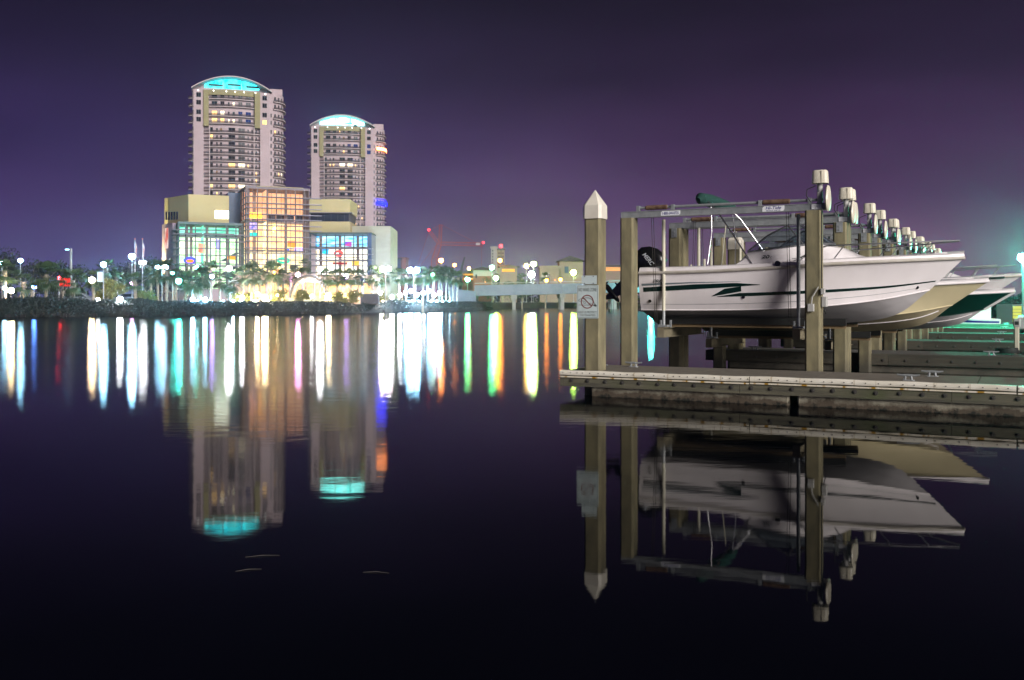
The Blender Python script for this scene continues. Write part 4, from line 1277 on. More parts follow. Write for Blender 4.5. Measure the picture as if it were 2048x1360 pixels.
def glazing(org, rot, xs, zs, depth, frame, rooms, louv=0.0, louv_rows=(), minor=True, thick=.16):
    """curtain wall: org, rot in museum space; xs mullion positions, zs transom heights; rooms = [(z0, z1, material)]"""
    def T(x, y): return (org[0] + x * math.cos(rot) - y * math.sin(rot), org[1] + x * math.sin(rot) + y * math.cos(rot))
    for x in xs:
        p = T(x, .05); unit_box('mullion', frame, mus, (p[0], p[1], (zs[0] + zs[-1]) / 2), (thick, .28, zs[-1] - zs[0]), rot)
    for i, z in enumerate(zs):
        p = T((xs[0] + xs[-1]) / 2, -.06)
        unit_box('transom', frame, mus, (p[0], p[1], z), (xs[-1] - xs[0] + .2, .20, .13 if i < len(zs) - 1 else .3), rot)
    for z in louv_rows:
        p = T((xs[0] + xs[-1]) / 2 + louv / 2, -.75)
        unit_box('sunshade', K['louvre'], mus, (p[0], p[1], z + .02), (xs[-1] - xs[0] + louv + .4, 1.0, .09), rot)
    for a_, b_ in zip(xs, xs[1:]):
        if minor:
            p = T((a_ + b_) / 2, .06); unit_box('glazing_bar', frame, mus, (p[0], p[1], (zs[0] + zs[-1]) / 2), (.06, .1, zs[-1] - zs[0]), rot)
        for c_, d_ in zip(zs, zs[1:]):
            p = T((a_ + b_) / 2, .12)
            o = obj('pane', PANE_ME, mus, (p[0], p[1], (c_ + d_) / 2), (0, 0, rot)); o.scale = (b_ - a_ - .17, 1, d_ - c_ - .14)
    for i in range(1, len(xs) - 1, 2):
        p = T(xs[i] + .4, depth * .55); unit_box('interior_column', K['wall_pink'], mus, (p[0], p[1], (zs[0] + zs[-1]) / 2), (.45, .45, zs[-1] - zs[0] - .3), rot)
    for z0, z1, mm in rooms:
        p = T((xs[0] + xs[-1]) / 2, depth * .5)
        unit_box('balustrade', K['mullion'], mus, (p[0], p[1], z0 + .55), ((xs[-1] - xs[0]) * .8, .08, .12), rot)
        p = T((xs[0] + xs[-1]) / 2, depth)
        unit_box('glowing_wall', mm, mus, (p[0], p[1], (z0 + z1) / 2), (xs[-1] - xs[0], .1, z1 - z0 - .02), rot)  # back wall glows by itself in place of room lamps
        unit_box('floor_slab', K['slab'], mus, (T((xs[0] + xs[-1]) / 2, depth / 2)[0], T((xs[0] + xs[-1]) / 2, depth / 2)[1], z0), (xs[-1] - xs[0] - .3, depth - .6, .22), rot)
# main hall
hx = [ms(p, 0) for p in (492, 496, 515, 534, 553, 572, 591, 609, 618)]
hz_px = [545, 529, 519, 506, 496, 482.5, 473, 459.5, 450.5, 438, 428, 415.5, 406, 393, 375]
hz_ = [mz(p, 0, 0) for p in hz_px]
zz = lambda p: mz(p, 0, 0)
glazing((0, 0), 0, hx, hz_, 5.0, K['mullion'], [(zz(545), zz(500), K['in_yellow']), (zz(500), zz(441), K['in_peach2']), (zz(441), zz(378), K['in_peach'])], 1.9, hz_[1:-1])
lx = [0, 3.2, 6.2, 9.5, 13.5]
glazing((0, 0), R(90), [.2] + lx[1:], hz_, -3.5, K['mullion'], [(zz(545), zz(441), K['in_yellow']), (zz(441), zz(378), K['in_peach'])], 0, (), False)
unit_box('hall_roof', K['mullion'], mus, (hx[-1] / 2, 7.2, hz_[-1] + .1), (hx[-1] + .3, 14.5, .35))
unit_box('hall_roof', K['beige'], mus, (7.0, 9.5, hz_[-1] + .75), (8.5, 5, .9))
MB().box(hx[-1] - .05, hx[-1] + .12, .2, 14, 0, hz_[-1] - .05).build('side_wall', K['mullion'], mus)
# dark window ribbon of the gallery inside the hall
for i in range(4):
    a_, b_ = ms(538 + i * 18.5, 3), ms(554 + i * 18.5, 3)
    unit_box('gallery_window', K['pane_dark'], mus, ((a_ + b_) / 2, 4.6, zz(430)), (b_ - a_, .1, 1.15))
# left teal wing
wt = 1.0
wx = [ms(p, wt) for p in (358, 371, 391, 412, 432, 453, 472, 484)]
wzp = [575, 560, 543, 527, 510, 496, 482, 468, 459, 446]
wz = [mz(p, wx[0], wt) for p in wzp]
wq = lambda p: mz(p, wx[0], wt)
glazing((0, wt), 0, wx, wz, 5.0, K['mull_teal'], [(wq(578), wq(530), K['in_lime']), (wq(530), wq(470), K['in_lime']), (wq(470), wq(449), K['in_teal'])], .4, [wz[i] for i in (2, 4, 6, 7)], False)
glazing((wx[0], wt), R(90), [.2, 2.6, 5.0, 7.5], wz, -4, K['mull_teal'], [(wq(575), wq(449), K['in_teal'])], 1.0, [], False)
unit_box('wing_roof', K['mull_teal'], mus, ((wx[0] + wx[-1]) / 2, wt + 5.5, wz[-1] + .1), (wx[-1] - wx[0] + .4, 11.4, .3))
for z in wz[2:-1]:
    unit_box('sunshade', K['louvre'], mus, (wx[0] - .55, wt + 3.6, z), (.9, 7.6, .09))
    unit_box('sunshade', K['louvre'], mus, (wx[0] + 2, wt - .55, z), (4.6, .9, .08))
# doors frame volume in the wing
ex = [ms(p, wt - .6) for p in (421, 440, 458, 474)]
for x in ex: unit_box('portal_post', K['mull_teal'], mus, (x, wt - .5, (wq(600) + wq(474)) / 2), (.22, .25, wq(474) - wq(600)))
unit_box('portal_head', K['mull_teal'], mus, ((ex[0] + ex[-1]) / 2, wt - .5, wq(474)), (ex[-1] - ex[0] + .3, .3, .28))
for k_, (p0, q0, p1, q1) in enumerate(((440, 549, 470, 528), (362, 560, 392, 538), (440, 520, 470, 502))):
    a_, b_ = ms(p0, wt + 2.5), ms(p1, wt + 2.5)
    m = MB(); za, zb_ = wq(q0), wq(q1)
    m.prism_y([(a_, za), (a_ + .9, za), (b_ + .9, zb_), (b_, zb_)], wt + 2.2, wt + 3.2); m.build('stair_flight', K['mull_teal'], mus)
# beige upper block with window ribbon on its left face
def wl(v_):
    d = v_ - MC
    return (d.x * cT + d.y * sT, -d.x * sT + d.y * cT)
t0 = 4.5
s0, s1 = ms(377, t0), ms(458, t0)
zb0, zb1 = mz(452, s0, t0), mz(388.5, s0, t0)
def wpt(px, Y): return wl(Vector((GX(px, Y), Y, 0)))
YA = MC.y + s0 * sT + t0 * cT
YB = YA + 6.8
A_, B_ = (s0, t0), wpt(329, YB)
MB().prism([A_, (s1, t0), (s1, t0 + 12), (B_[0] + 4, B_[1] + 8), B_], zb0, zb1).build('upper_block', K['beige'], mus)
fa = math.atan2(A_[1] - B_[1], A_[0] - B_[0])
fn = (math.sin(fa), -math.cos(fa))
def face_pt(A2, B2, Ya, Yb, px):
    """point of the plan line A2-B2 (distances Ya, Yb) that shows at px"""
    lo_, hi_ = 0.0, 1.0
    pxa, pxb = (MCpx(A2), MCpx(B2))
    for _ in range(30):
        mid = (lo_ + hi_) / 2
        q = (A2[0] + (B2[0] - A2[0]) * mid, A2[1] + (B2[1] - A2[1]) * mid)
        if MCpx(q) > px: lo_ = mid
        else: hi_ = mid
    return q, MC.y + q[0] * sT + q[1] * cT
def MCpx(q): return CX + F * (MC.x + q[0] * cT - q[1] * sT) / (MC.y + q[0] * sT + q[1] * cT)
for i in range(5):
    q, Yq = face_pt(A_, B_, YA, YB, 333 + i * 5.4)
    z0_, z1_ = (CH + (HZ - yy - (333 - 333 - i * 5.4) * .03) / F * Yq - GROUND for yy in (440, 424))
    unit_box('window', K['pane_dark'], mus, (q[0] + fn[0] * .02, q[1] + fn[1] * .02, (z0_ + z1_) / 2), (.62, .1, z1_ - z0_), fa)
a_, b_ = ms(430, t0), ms(457, t0)
unit_box('lit_window', K['in_glow'], mus, ((a_ + b_) / 2, t0 - .02, (mz(419, s0, t0) + mz(435, s0, t0)) / 2), (b_ - a_, .1, mz(419, s0, t0) - mz(435, s0, t0)))
MB().box(s1 + .002, -.15, t0 + 2.0, 14, wz[-1] + .3, mz(385, s1, t0 + 2)).build('link_block', K['pane_blue'], mus)
# lower left block with a picture banner on its left face
A2, B2 = wpt(345, 171), wpt(324, 175)
MB().prism([A2, (wx[0] + 3, wt + 8), (B2[0] + 6, B2[1] + 7), B2], 0, CH + (HZ - 445.5) / F * 171 - GROUND).build('gallery_block', K['wall_mauve'], mus)
K['banner_a'] = emit('banner_print', (1, .75, .66), .9, (.8, .10, .06), 1.3, .45, .6)
q, Yq = face_pt(A2, B2, 171, 175, 334)
fa2 = math.atan2(A2[1] - B2[1], A2[0] - B2[0])
unit_box('picture_banner', K['banner_a'], mus, (q[0] + math.sin(fa2) * .08, q[1] - math.cos(fa2) * .08, CH + (HZ - 476.5) / F * Yq - GROUND), (1.5, .08, 41 * Yq / F), fa2)
# terrace and ground floor
MB().box(ms(470, -5), ms(752, -5), -5, -1.2, 0, mz(548, 4, -5)).build('terrace', K['wall_pink'], mus)
tz = mz(548, 4, -5)
for i, p in enumerate((486, 508, 533, 556, 580, 604, 628, 650, 674, 700, 724, 745)):
    s_ = ms(p, -5.1)
    unit_box('column', K['slab'], mus, (s_, -5.4, tz / 2), (.35, .35, tz))
for p0, p1 in ((497, 530), (536, 577), (583, 626), (632, 672), (678, 742)):
    a_, b_ = ms(p0, -5.05), ms(p1, -5.05)
    unit_box('lit_shopfront', K['in_peach2'], mus, ((a_ + b_) / 2, -5.02, tz * .42), (b_ - a_, .1, tz * .55))
# right wing: faces the water squarely
rrot = -TH + R(1.5)
rY = 176.0
ro = wl(Vector((GX(621, rY), rY, 0)))
pxw = rY / F
rx = [(p - 621) * pxw for p in (621, 632, 653, 671, 689, 707, 725, 735)]
rq = lambda p: CH + (HZ - p) / F * rY - GROUND
rz = [rq(p) for p in (560, 545, 532, 520, 509, 498, 494, 472, 467)]
glazing(ro, rrot, rx, rz, 5.0, K['mull_teal'], [(rq(560), rq(520), K['in_white']), (rq(520), rq(494), K['in_white']), (rq(494), rq(468), K['in_blue'])], .8, [rz[i] for i in (2, 3, 4, 5)], False)
def rbox(name, p0, p1, y0, y1, m_, dy, dep):
    o_ = wl(Vector((GX(p0, rY + dy), rY + dy, 0)))
    w_ = (p1 - p0) * (rY + dy) / F
    z0, z1 = (CH + (HZ - q) / F * (rY + dy) - GROUND for q in (y1, y0))
    z0 = max(z0, 0)
    m = MB(); m.box(0, w_, 0, dep, z0, z1)
    return m.build(name, m_, mus, (o_[0], o_[1], 0), rrot)
rbox('side_glass', 735.5, 743, 467, 600, K['pane_blue'], .3, 9)
rbox('wing_roof', 619, 743, 464.5, 467.5, K['mull_teal'], .2, 10)
rbox('upper_block', 619, 700, 443, 466, K['beige'], 4, 10)
rbox('upper_block', 619, 700, 398, 425, K['beige'], 4, 10)
rbox('window_core', 621, 698, 425.1, 442.9, K['roof_dark'], 4.4, 9)
for i, (a_, b_) in enumerate(((622, 635), (636, 648), (649, 661.5), (662.5, 675), (676, 688.5), (689.5, 697))):
    rbox('window', a_, b_, 427, 442, K['pane_dark'], 4.25, .1)
rbox('window_head', 618, 704, 424.6, 426.2, K['louvre'], 3.6, .8)
rbox('stone_block', 700.2, 781, 452, 600, K['stone'], 7, 14)

# exhibits glowing inside
def exhibit(px, py, w_, h_, dep, colr, st, label, shape='box', col2=None):
    Y = (MC.y + 3 + (px - 492) * .036 + dep) if px < 620 else rY + 2.2
    if px < 490: Y = 166.5 + dep + (px - 358) * .036
    c = P(px, py, Y)
    s_ = Y / F
    t = MB()
    if shape == 'box':
        t.prism_y([(-w_ / 2 * s_, -h_ / 2 * s_ * .8), (w_ / 2 * s_ * .9, -h_ / 2 * s_), (w_ / 2 * s_, h_ / 2 * s_ * .9), (-w_ / 2 * s_ * .92, h_ / 2 * s_)], -.12, .12)
    elif shape == 'ring':
        n_ = 18
        t.path([(w_ / 2 * s_ * math.cos(2 * math.pi * i / n_), 0, h_ / 2 * s_ * math.sin(2 * math.pi * i / n_)) for i in range(n_ + 1)], .22, 8)
    else:
        t.ball((0, 0, 0), w_ / 2 * s_, 14, 8, h_ / w_)
    o = t.build('exhibit', emit('exhibit_light', colr, st, col2, 1.2), None, c, TH if px < 620 else R(1.5), True)
    prop(o, label, 'exhibit')
exhibit(511, 432, 26, 14, .3, (1, .22, .01), 7, 'orange red slanting exhibit glowing high at left of the glass hall', 'box', (1, .5, .02))
exhibit(507, 452, 18, 16, .2, (.9, .55, 1), 2.4, 'white and violet exhibit panel at left edge of the glass hall', 'box', (.06, .1, 1))
exhibit(507, 469, 19, 8, .2, (.0, .75, .62), 1.6, 'green turquoise exhibit strip at left edge of the glass hall')
exhibit(549, 457, 11, 18, .8, (1, .55, .03), 6, 'orange lantern shaped exhibit in the middle of the glass hall', 'ball', (1, .8, .3))
exhibit(583, 488, 15, 14, .6, (1, .22, .02), 2.0, 'orange square exhibit low at right of the glass hall', 'box', (1, .4, .04))
exhibit(574, 500, 9, 7, .4, (.08, .16, 1), 2.0, 'small blue exhibit below the orange square exhibit')
exhibit(597, 499, 16, 8, .4, (1, .35, 1), 5.0, 'pink and blue exhibit strip at lower right of the glass hall', 'box', (.2, .35, 1))
exhibit(567, 521, 22, 9, .2, (.0, .72, .42), 1.8, 'green ring sculpture behind palms at foot of the glass hall', 'ring')
exhibit(380, 521, 20, 10, .6, (.06, .08, 1), 2.2, 'blue rimmed oval sign at lower left of the teal wing', 'ring')
exhibit(380, 522, 14, 7, .4, (1, .25, .03), 2.0, 'orange oval inside the blue rimmed sign of the teal wing', 'ball')
exhibit(403, 497, 13, 20, .6, (1, .55, .35), 1.6, 'peach picture panel in the middle of the teal wing', 'box', (1, .2, .1))
exhibit(436, 489, 6, 22, .5, (.45, .40, 1), 1.8, 'tall violet panel inside the teal wing')
exhibit(464, 516, 18, 7, .5, (1, .42, .03), 1.8, 'orange strip exhibit at right of the teal wing')
exhibit(651, 503, 13, 10, 0, (.05, .25, 1), 1.8, 'blue hanging exhibit in the right glass wing', 'box', (.0, .8, .9))
exhibit(677, 507, 15, 9, 0, (1, .12, .10), 1.6, 'red ring exhibit in the right glass wing', 'ring')
exhibit(697, 488, 13, 10, 0, (.08, .10, .9), 1.6, 'dark blue and red exhibit high in the right glass wing', 'box', (.9, .1, .2))
exhibit(711, 527, 14, 12, 0, (1, .55, .05), 1.7, 'amber exhibit low at right of the right glass wing')
exhibit(680, 527, 30, 5, 0, (.55, .05, .05), 1.0, 'dark red counter exhibit low in the right glass wing')
# ================================================================ palms
def palm_meshes(seed, h):
    rr = random.Random(seed)
    tr = MB()
    n_ = 14
    lean = rr.uniform(-.25, .25)
    pts_ = [(lean * (i / n_) ** 2, rr.uniform(-.02, .02), h * i / n_) for i in range(n_ + 1)]
    rs = [.24 if i == 0 else .175 + .03 * (i % 2) + (.07 * max(0, i / n_ - .75) / .25) for i in range(n_ + 1)]
    tr.path(pts_, rs, 9)
    for k in range(26):          # old leaf boots under the crown
        z = h * rr.uniform(.68, 1.0); a = rr.uniform(0, 6.28); lx_ = lean * (z / h) ** 2
        tr.path([(lx_ + .2 * math.cos(a), .2 * math.sin(a), z), (lx_ + .36 * math.cos(a), .36 * math.sin(a), z + .22)], [.06, .02], 4)
    cr_ = MB()
    top = Vector((lean, 0, h))
    for k in range(34):
        az = k * 2.39996 + rr.uniform(-.2, .2)
        e = R(rr.uniform(-48, 78)) if k > 6 else R(rr.uniform(-65, -35))
        d = Vector((math.cos(az) * math.cos(e), math.sin(az) * math.cos(e), math.sin(e)))
        side = d.cross(Vector((0, 0, 1)))
        if side.length < .1: side = Vector((1, 0, 0))
        side.normalize()
        nrm = side.cross(d)
        pl_ = rr.uniform(.55, .95)
        base = top + d * .12
        hub = base + d * pl_ + Vector((0, 0, -.10 * pl_))
        cr_.add([base - side * .02, base + side * .02, hub + side * .012, hub - side * .012], [(0, 1, 2, 3)])
        L_ = rr.uniform(.75, 1.05)
        nb_ = 11
        for j in range(nb_):
            a = R(-78 + 156 * j / (nb_ - 1))
            bd = (d * math.cos(a) + side * math.sin(a)).normalized()
            l_ = L_ * (1 - .25 * abs(a) / R(78))
            mid = hub + bd * l_ * .55 + nrm * .05
            tip = hub + bd * l_ + Vector((0, 0, -.28 * l_ - .12 * rr.random()))
            wv = bd.cross(nrm).normalized() * .055
            cr_.add([hub, mid - wv, mid + wv, tip], [(0, 1, 2), (1, 3, 2)])
    return tr.mesh('trunk', K['trunk']), cr_.mesh('crown', K['leaf'])
PALMS = {}
def palm(px, Y, top_px, label, variant, scale_crown=1.0, braces=False):
    z = GROUND if Y - shore_y(px) > 8.5 else np.interp(Y - shore_y(px), [0, 1, 3.2, 6, 9], [-.6, .25, .95, 1.42, 1.5])
    h_tot = CH + (HZ - top_px) / F * Y - z
    h = max(2.5, h_tot - 1.25 * scale_crown)
    hk = round(h * 1.5) / 1.5
    if (variant, hk) not in PALMS: PALMS[(variant, hk)] = palm_meshes(variant * 31 + int(hk * 10), hk)
    tm, cm = PALMS[(variant, hk)]
    t = thing('palm_tree', label, 'palm tree', (GX(px, Y), Y, float(z)), random.uniform(0, 6.28), 'palms along the far promenade')
    obj('trunk', tm, t)
    c = obj('crown', cm, t)
    if scale_crown != 1.0:
        c.scale = (scale_crown,) * 3; c.location = (0, 0, hk * (1 - scale_crown))
    if braces:
        for k in range(3):
            a = k * 2.09
            m = MB(); m.tube((.9 * math.cos(a), .9 * math.sin(a), 0), (.15 * math.cos(a), .15 * math.sin(a), 1.9), .04, n=6); m.build('brace', K['bunk_wood'], t)
    return t
random.seed(77)
ZONES = [
    ('palm, {} from the left edge, on the dark bank left of the flagpoles', [(10, 122, 522, 1.1), (48, 126, 545, 1), (92, 116, 524, 1.45), (146, 117, 535, 1.25), (187, 136, 540, 1), (215, 150, 518, 1.1), (233, 152, 538, 1)]),
    ('palm, {} from the left, between the flagpoles and the teal wing', [(271, 119, 553, .9), (302, 146, 538, 1), (316, 150, 522, 1.1), (333, 119, 520, 1.1), (352, 150, 536, 1), (372, 142, 540, 1)]),
    ('palm, {} from the left, in front of the teal glass wing', [(384, 122, 536, 1.1), (403, 123, 527, 1.1), (421, 138, 523, 1.05), (460, 124, 547, 1), (440, 145, 548, .9)]),
    ('palm, {} from the left, in front of the central glass hall', [(487, 138, 532, 1.05), (503, 130, 519, 1.2), (520, 146, 531, 1), (543, 141, 526, 1.1), (556, 148, 522, 1.1), (566, 150, 533, 1), (586, 156, 529, 1), (612, 158, 516, .9)]),
    ('palm, {} from the left, between the steel arch and the stone wall', [(655, 147, 533, 1.1), (675, 149, 535, 1), (702, 148, 540, 1), (716, 150, 541, 1), (744, 149, 531, 1.15), (757, 154, 534, 1.1), (772, 160, 530, 1)]),
    ('palm, {} from the left, in the floodlit grove right of the museum', [(798, 165, 538, 1), (812, 168, 536, 1), (830, 172, 538, 1), (845, 162, 535, 1.1), (856, 172, 540, 1), (867, 174, 533, 1), (878, 176, 534, 1), (884, 180, 531, 1), (892, 178, 535, 1), (899, 182, 533, 1), (906, 180, 538, 1), (914, 182, 541, 1)]),
    ('palm, {} from the left, beyond the concrete bridge', [(967, 235, 542, 1.0), (1044, 240, 545, 1.0), (1091, 250, 545, 1.0)]),
]
for lab, lst in ZONES:
    order = sorted(range(len(lst)), key=lambda i: lst[i][0])
    for n_, i in enumerate(order):
        px, Y, tp, scw = lst[i]
        palm(px, Y, tp, lab.format(ordinal(n_)), (n_ * 7 + int(px)) % 4, scw, braces=(int(px) % 3 == 0 and Y < 180))

# ---------------------------------------------------------------- broadleaf trees and shrubs
def bush(name, label, cat, px, Y, w_, h_, m_, n_, seed, group, trunk=0.0, z=None):
    rr = np.random.default_rng(seed)
    z0 = GROUND if z is None else z
    t = thing(name, label, cat, (GX(px, Y), Y, z0), 0, group)
    nc = 9
    cen = rr.normal(size=(nc, 3)) * np.array([w_ * .24, w_ * .24, h_ * .20]) + np.array([0, 0, trunk + h_ * .5])
    p = cen[rr.integers(0, nc, n_)]
    d = rr.normal(size=(n_, 3)); d /= np.linalg.norm(d, axis=1)[:, None]
    p = p + d * (rr.random(n_) ** .5)[:, None] * np.array([w_ * .27, w_ * .27, h_ * .28])
    p[:, 2] = np.maximum(p[:, 2], .05)
    v_, f_ = leaf_cloud(p, .28 if trunk else .20, rr)
    leaf_obj('crown', v_, f_, m_, t)
    m = MB()
    if trunk:
        m.path([(0, 0, 0), (.1, 0, trunk * .6), (0, .1, trunk + h_ * .3)], [.2, .15, .08], 8)
        for k in range(5):
            m.path([(0, 0, trunk * .7), tuple(cen[k])], [.09, .03], 6)
    else:
        for k in range(4):
            m.path([(0, 0, 0), tuple(cen[k])], [.05, .02], 5)
    m.build('trunk' if trunk else 'stem', K['trunk'], t)
    return t
TREES = [(-15, 140, 7, 5.5, 2, 'dark broadleaf tree cut by the left edge of the picture'), (62, 150, 8, 5, 2, 'dark bushy tree behind the round headed left palm'),
         (125, 155, 7, 4.5, 2, 'dark tree behind the red sign'), (215, 138, 4, 2.6, .8, 'small yellowish tree left of the flagpoles'),
         (245, 160, 9, 5, 2, 'dark spreading tree beside the flagpoles'), (290, 165, 8, 5, 2, 'dark tree right of the flagpoles'), (345, 160, 7, 4, 2, 'dark tree before the lower left museum corner')]
for i, (px, Y, w_, h_, tk, lab) in enumerate(TREES):
    bush('broadleaf_tree', lab, 'tree', px, Y, w_, h_, K['leaf_dark'] if i != 3 else K['leaf_yellow'], 2600, 100 + i, 'trees at the left of the park', tk)
for i, (px, Y) in enumerate(((985, 225), (1005, 228), (1022, 230), (1045, 232))):
    bush('broadleaf_tree', '%s green tree from the left behind the bridge parapet' % ordinal(i), 'tree', px, Y, 6, 3.5, K['leaf'], 1500, 200 + i, 'trees behind the bridge', 1.2)
for i, (px, Y) in enumerate(((470, 132), (497, 134), (556, 133), (606, 134), (676, 138), (708, 140), (760, 150), (285, 125))):
    bush('flax_shrub', '%s floodlit yellow green shrub from the right on the promenade' % ordinal(7 - i), 'shrub', px, Y, 2.2, 1.6, K['leaf_yellow'], 1700, 300 + i, 'floodlit shrubs on the promenade')
# far treeline so that the park has a back
rnd2 = np.random.default_rng(12)
pts = []
for i in range(9000):
    px = rnd2.uniform(-300, 2400)
    if 330 < px < 780: continue
    Y = rnd2.uniform(300, 320)
    hh = 4 + 3 * math.sin(px * .021) + 2 * math.sin(px * .083 + 1)
    pts.append((GX(px, Y), Y, GROUND + rnd2.random() * max(1.5, hh)))
v, f = leaf_cloud(np.array(pts), 1.5, rnd2)
prop(leaf_obj('far_treeline', v, f, K['leaf_dark']), 'distant dark treeline low on the horizon', 'treeline', kind='stuff')

# ================================================================ promenade furniture
K['lamp_metal'] = mat('lamp_post_metal', (.30, .31, .33), rough=.5, metal=.3)
K['lamp_dark'] = mat('fixture_dark', (.04, .04, .045), rough=.5)
def lamp_mat(key, c, s):
    if key not in K: K[key] = emit('lamp_' + key, c, s)
    return K[key]
LC = {'white': (.92, .95, 1), 'cool': (.30, .70, 1), 'cyan': (.06, 1, .82), 'warm': (1, .72, .38), 'orange': (1, .26, .02), 'green': (.10, 1, .32), 'lime': (.55, 1, .12), 'red': (1, .02, .03), 'yellow': (1, .62, .10), 'pink': (1, .35, .85), 'pale': (1, .80, .88), 'violet': (.42, .22, 1), 'blue': (.10, .28, 1)}
def post_lamp(px, py, Y, c, s, label, r_=.26, banner=False, arm=False, heads=1, zbase=None):
    r_ *= 1.0 if Y < 190 else 1.3; s *= 2.4
    z0 = GROUND if zbase is None else zbase
    z1 = CH + (HZ - py) / F * Y - z0
    t = thing('street_lamp', label, 'lamp', (GX(px, Y), Y, z0), 0, 'lamps on the far shore')
    m = MB(); m.path([(0, 0, 0), (0, 0, z1 - r_ * .7)], [.075, .05], 8); m.lathe([(.16, 0), (.16, .25), (.09, .35)], 10); m.build('post', K['lamp_metal'], t, smooth=True)
    lm = lamp_mat('%s_%g' % (c, s), LC[c], s)
    for k in range(heads):
        dx = 0 if heads == 1 else (k - (heads - 1) / 2) * r_ * 2.6
        m = MB(); m.ball((dx, 0, z1), r_, 14, 8); g = m.build('globe', lm, t, smooth=True)
        m = MB(); m.lathe([(r_ * .55, z1 + r_ * .86), (r_ * .3, z1 + r_ * 1.15)], 10, (dx, 0, 0)); m.build('finial', K['lamp_metal'], t)
    if heads > 1:
        m = MB(); m.box(-(heads - 1) * r_ * 1.3, (heads - 1) * r_ * 1.3, -.04, .04, z1 - r_ * 1.25, z1 - r_ * 1.05); m.build('cross_arm', K['lamp_metal'], t)
    if banner:
        m = MB(); m.box(-.75, -.1, -.015, .015, z1 - 2.1, z1 - .9); m.build('banner', K['sign_white'], t)
    return t
def flood(px, py, Y, c, s, label, r_=.22):
    r_ *= 1.0; s *= 2.3
    z = CH + (HZ - py) / F * Y
    zg = float(GROUND if Y - shore_y(px) > 9 else np.interp(Y - shore_y(px), [0, 1, 3.2, 6, 9], [-.6, .25, .95, 1.42, 1.5]))
    t = thing('ground_floodlight', label, 'floodlight', (GX(px, Y), Y, zg), 0, 'ground floodlights in the far park')
    h = max(.18, z - zg)
    m = MB(); m.lathe([(.05, 0), (.05, h - r_ * .6)], 8); m.lathe([(r_ * .6, h - r_ * .75), (r_ * 1.05, h - r_ * .15)], 12); m.build('stand', K['lamp_dark'], t)
    m = MB(); m.ball((0, 0, h), r_, 12, 8); m.build('lens', lamp_mat('%s_%g' % (c, s), LC[c], s), t, smooth=True)
    return t
W1 = 170
post_lamp(41, 521, 132, 'cool', 90, 'bluish lamp above the palms near the left edge', .28)
post_lamp(207, 529, 118, 'cool', W1, 'white lamp with a banner left of the flagpoles', .30, True)
post_lamp(264, 513, 150, 'cool', 260, 'tall bright white lamp beside the first flagpole', .42)
post_lamp(285, 525, 160, 'white', 110, 'white lamp right behind the second flagpole', .24, heads=2)
post_lamp(324, 534, 140, 'cool', 120, 'triple headed white lamp between flagpoles and teal wing', .25, heads=3)
post_lamp(394, 535, 132, 'cyan', 110, 'white lamp in front of the left end of the teal wing', .27)
post_lamp(458, 537, 128, 'white', W1, 'white lamp before the right end of the teal wing', .33)
post_lamp(640, 538, 140, 'white', W1, 'white lamp right above the steel arch', .33)
post_lamp(771, 538, 148, 'pale', 190, 'double headed white lamp at the right corner of the stone wall', .36, heads=2)
post_lamp(827, 540, 155, 'cool', 230, 'brightest double headed lamp in the floodlit grove', .42, heads=2)
post_lamp(865, 549, 172, 'green', 60, 'small greenish lamp at the right of the grove', .26)
post_lamp(882, 521, 260, 'orange', 160, 'orange lamp high above the grove palms', .42)
post_lamp(909, 530, 270, 'orange', 60, 'small orange lamp right of the high orange lamp', .32)
post_lamp(938, 537, 280, 'yellow', 45, 'small yellow lamp left of the hip roofed house', .32)
post_lamp(935, 559, 205, 'green', 150, 'green white lamp at the left end of the bridge', .34, zbase=1.5)
post_lamp(984, 535, 215, 'green', 170, 'green white lamp in front of the pale tower block', .36)
post_lamp(992, 556, 205, 'lime', 150, 'yellow green lamp low over the bridge parapet', .36)
post_lamp(1000, 521, 260, 'orange', 90, 'orange lamp right of the pale tower block', .38)
post_lamp(1053, 532, 225, 'yellow', 80, 'yellowish lamp left of the big white bridge lamp', .38)
post_lamp(1067, 528, 215, 'lime', 190, 'upper greenish white lamp at the middle of the bridge', .42)
post_lamp(1063, 549, 205, 'white', 260, 'big white lamp low over the middle of the bridge', .50)
post_lamp(1093, 561, 210, 'orange', 50, 'small orange lamp right of the big white bridge lamp', .26)
post_lamp(1121, 559, 212, 'orange', 45, 'small orange lamp before the arched building', .26)
post_lamp(1147, 545, 208, 'lime', 220, 'yellow green lamp left of the tall capped pile', .42)
post_lamp(1302, 566, 210, 'cyan', 190, 'turquoise lamp hidden behind the stern of the white boat', .40)
post_lamp(596, 549, 151, 'pink', 130, 'added pink accent lamp before the right end of the glass hall', .30)  # this and the next three: accent lamps added to colour the water streaks
post_lamp(692, 553, 153, 'violet', 150, 'added violet accent lamp before the right glass wing', .30)
post_lamp(424, 553, 136, 'violet', 70, 'added faint violet accent lamp before the middle of the teal wing', .26)
post_lamp(549, 546, 150, 'orange', 120, 'added orange accent lamp among the hall palms', .28)
post_lamp(4, 526, 128, 'cool', 60, 'bluish lamp cut by the left edge of the picture', .28)
post_lamp(9, 576, 121, 'cool', 60, 'low bluish lamp at the far left shrubs', .22)
post_lamp(68, 574, 124, 'blue', 60, 'deep blue low lamp right of the warm left floodlight', .24)
post_lamp(118, 556, 131, 'red', 35, 'small red lamp left of the red sign', .20)
post_lamp(345, 545, 138, 'cyan', 90, 'turquoise lamp above the big turquoise floodlight', .26)
post_lamp(264, 566, 140, 'pink', 45, 'pinkish low lamp below the flagpoles', .22)
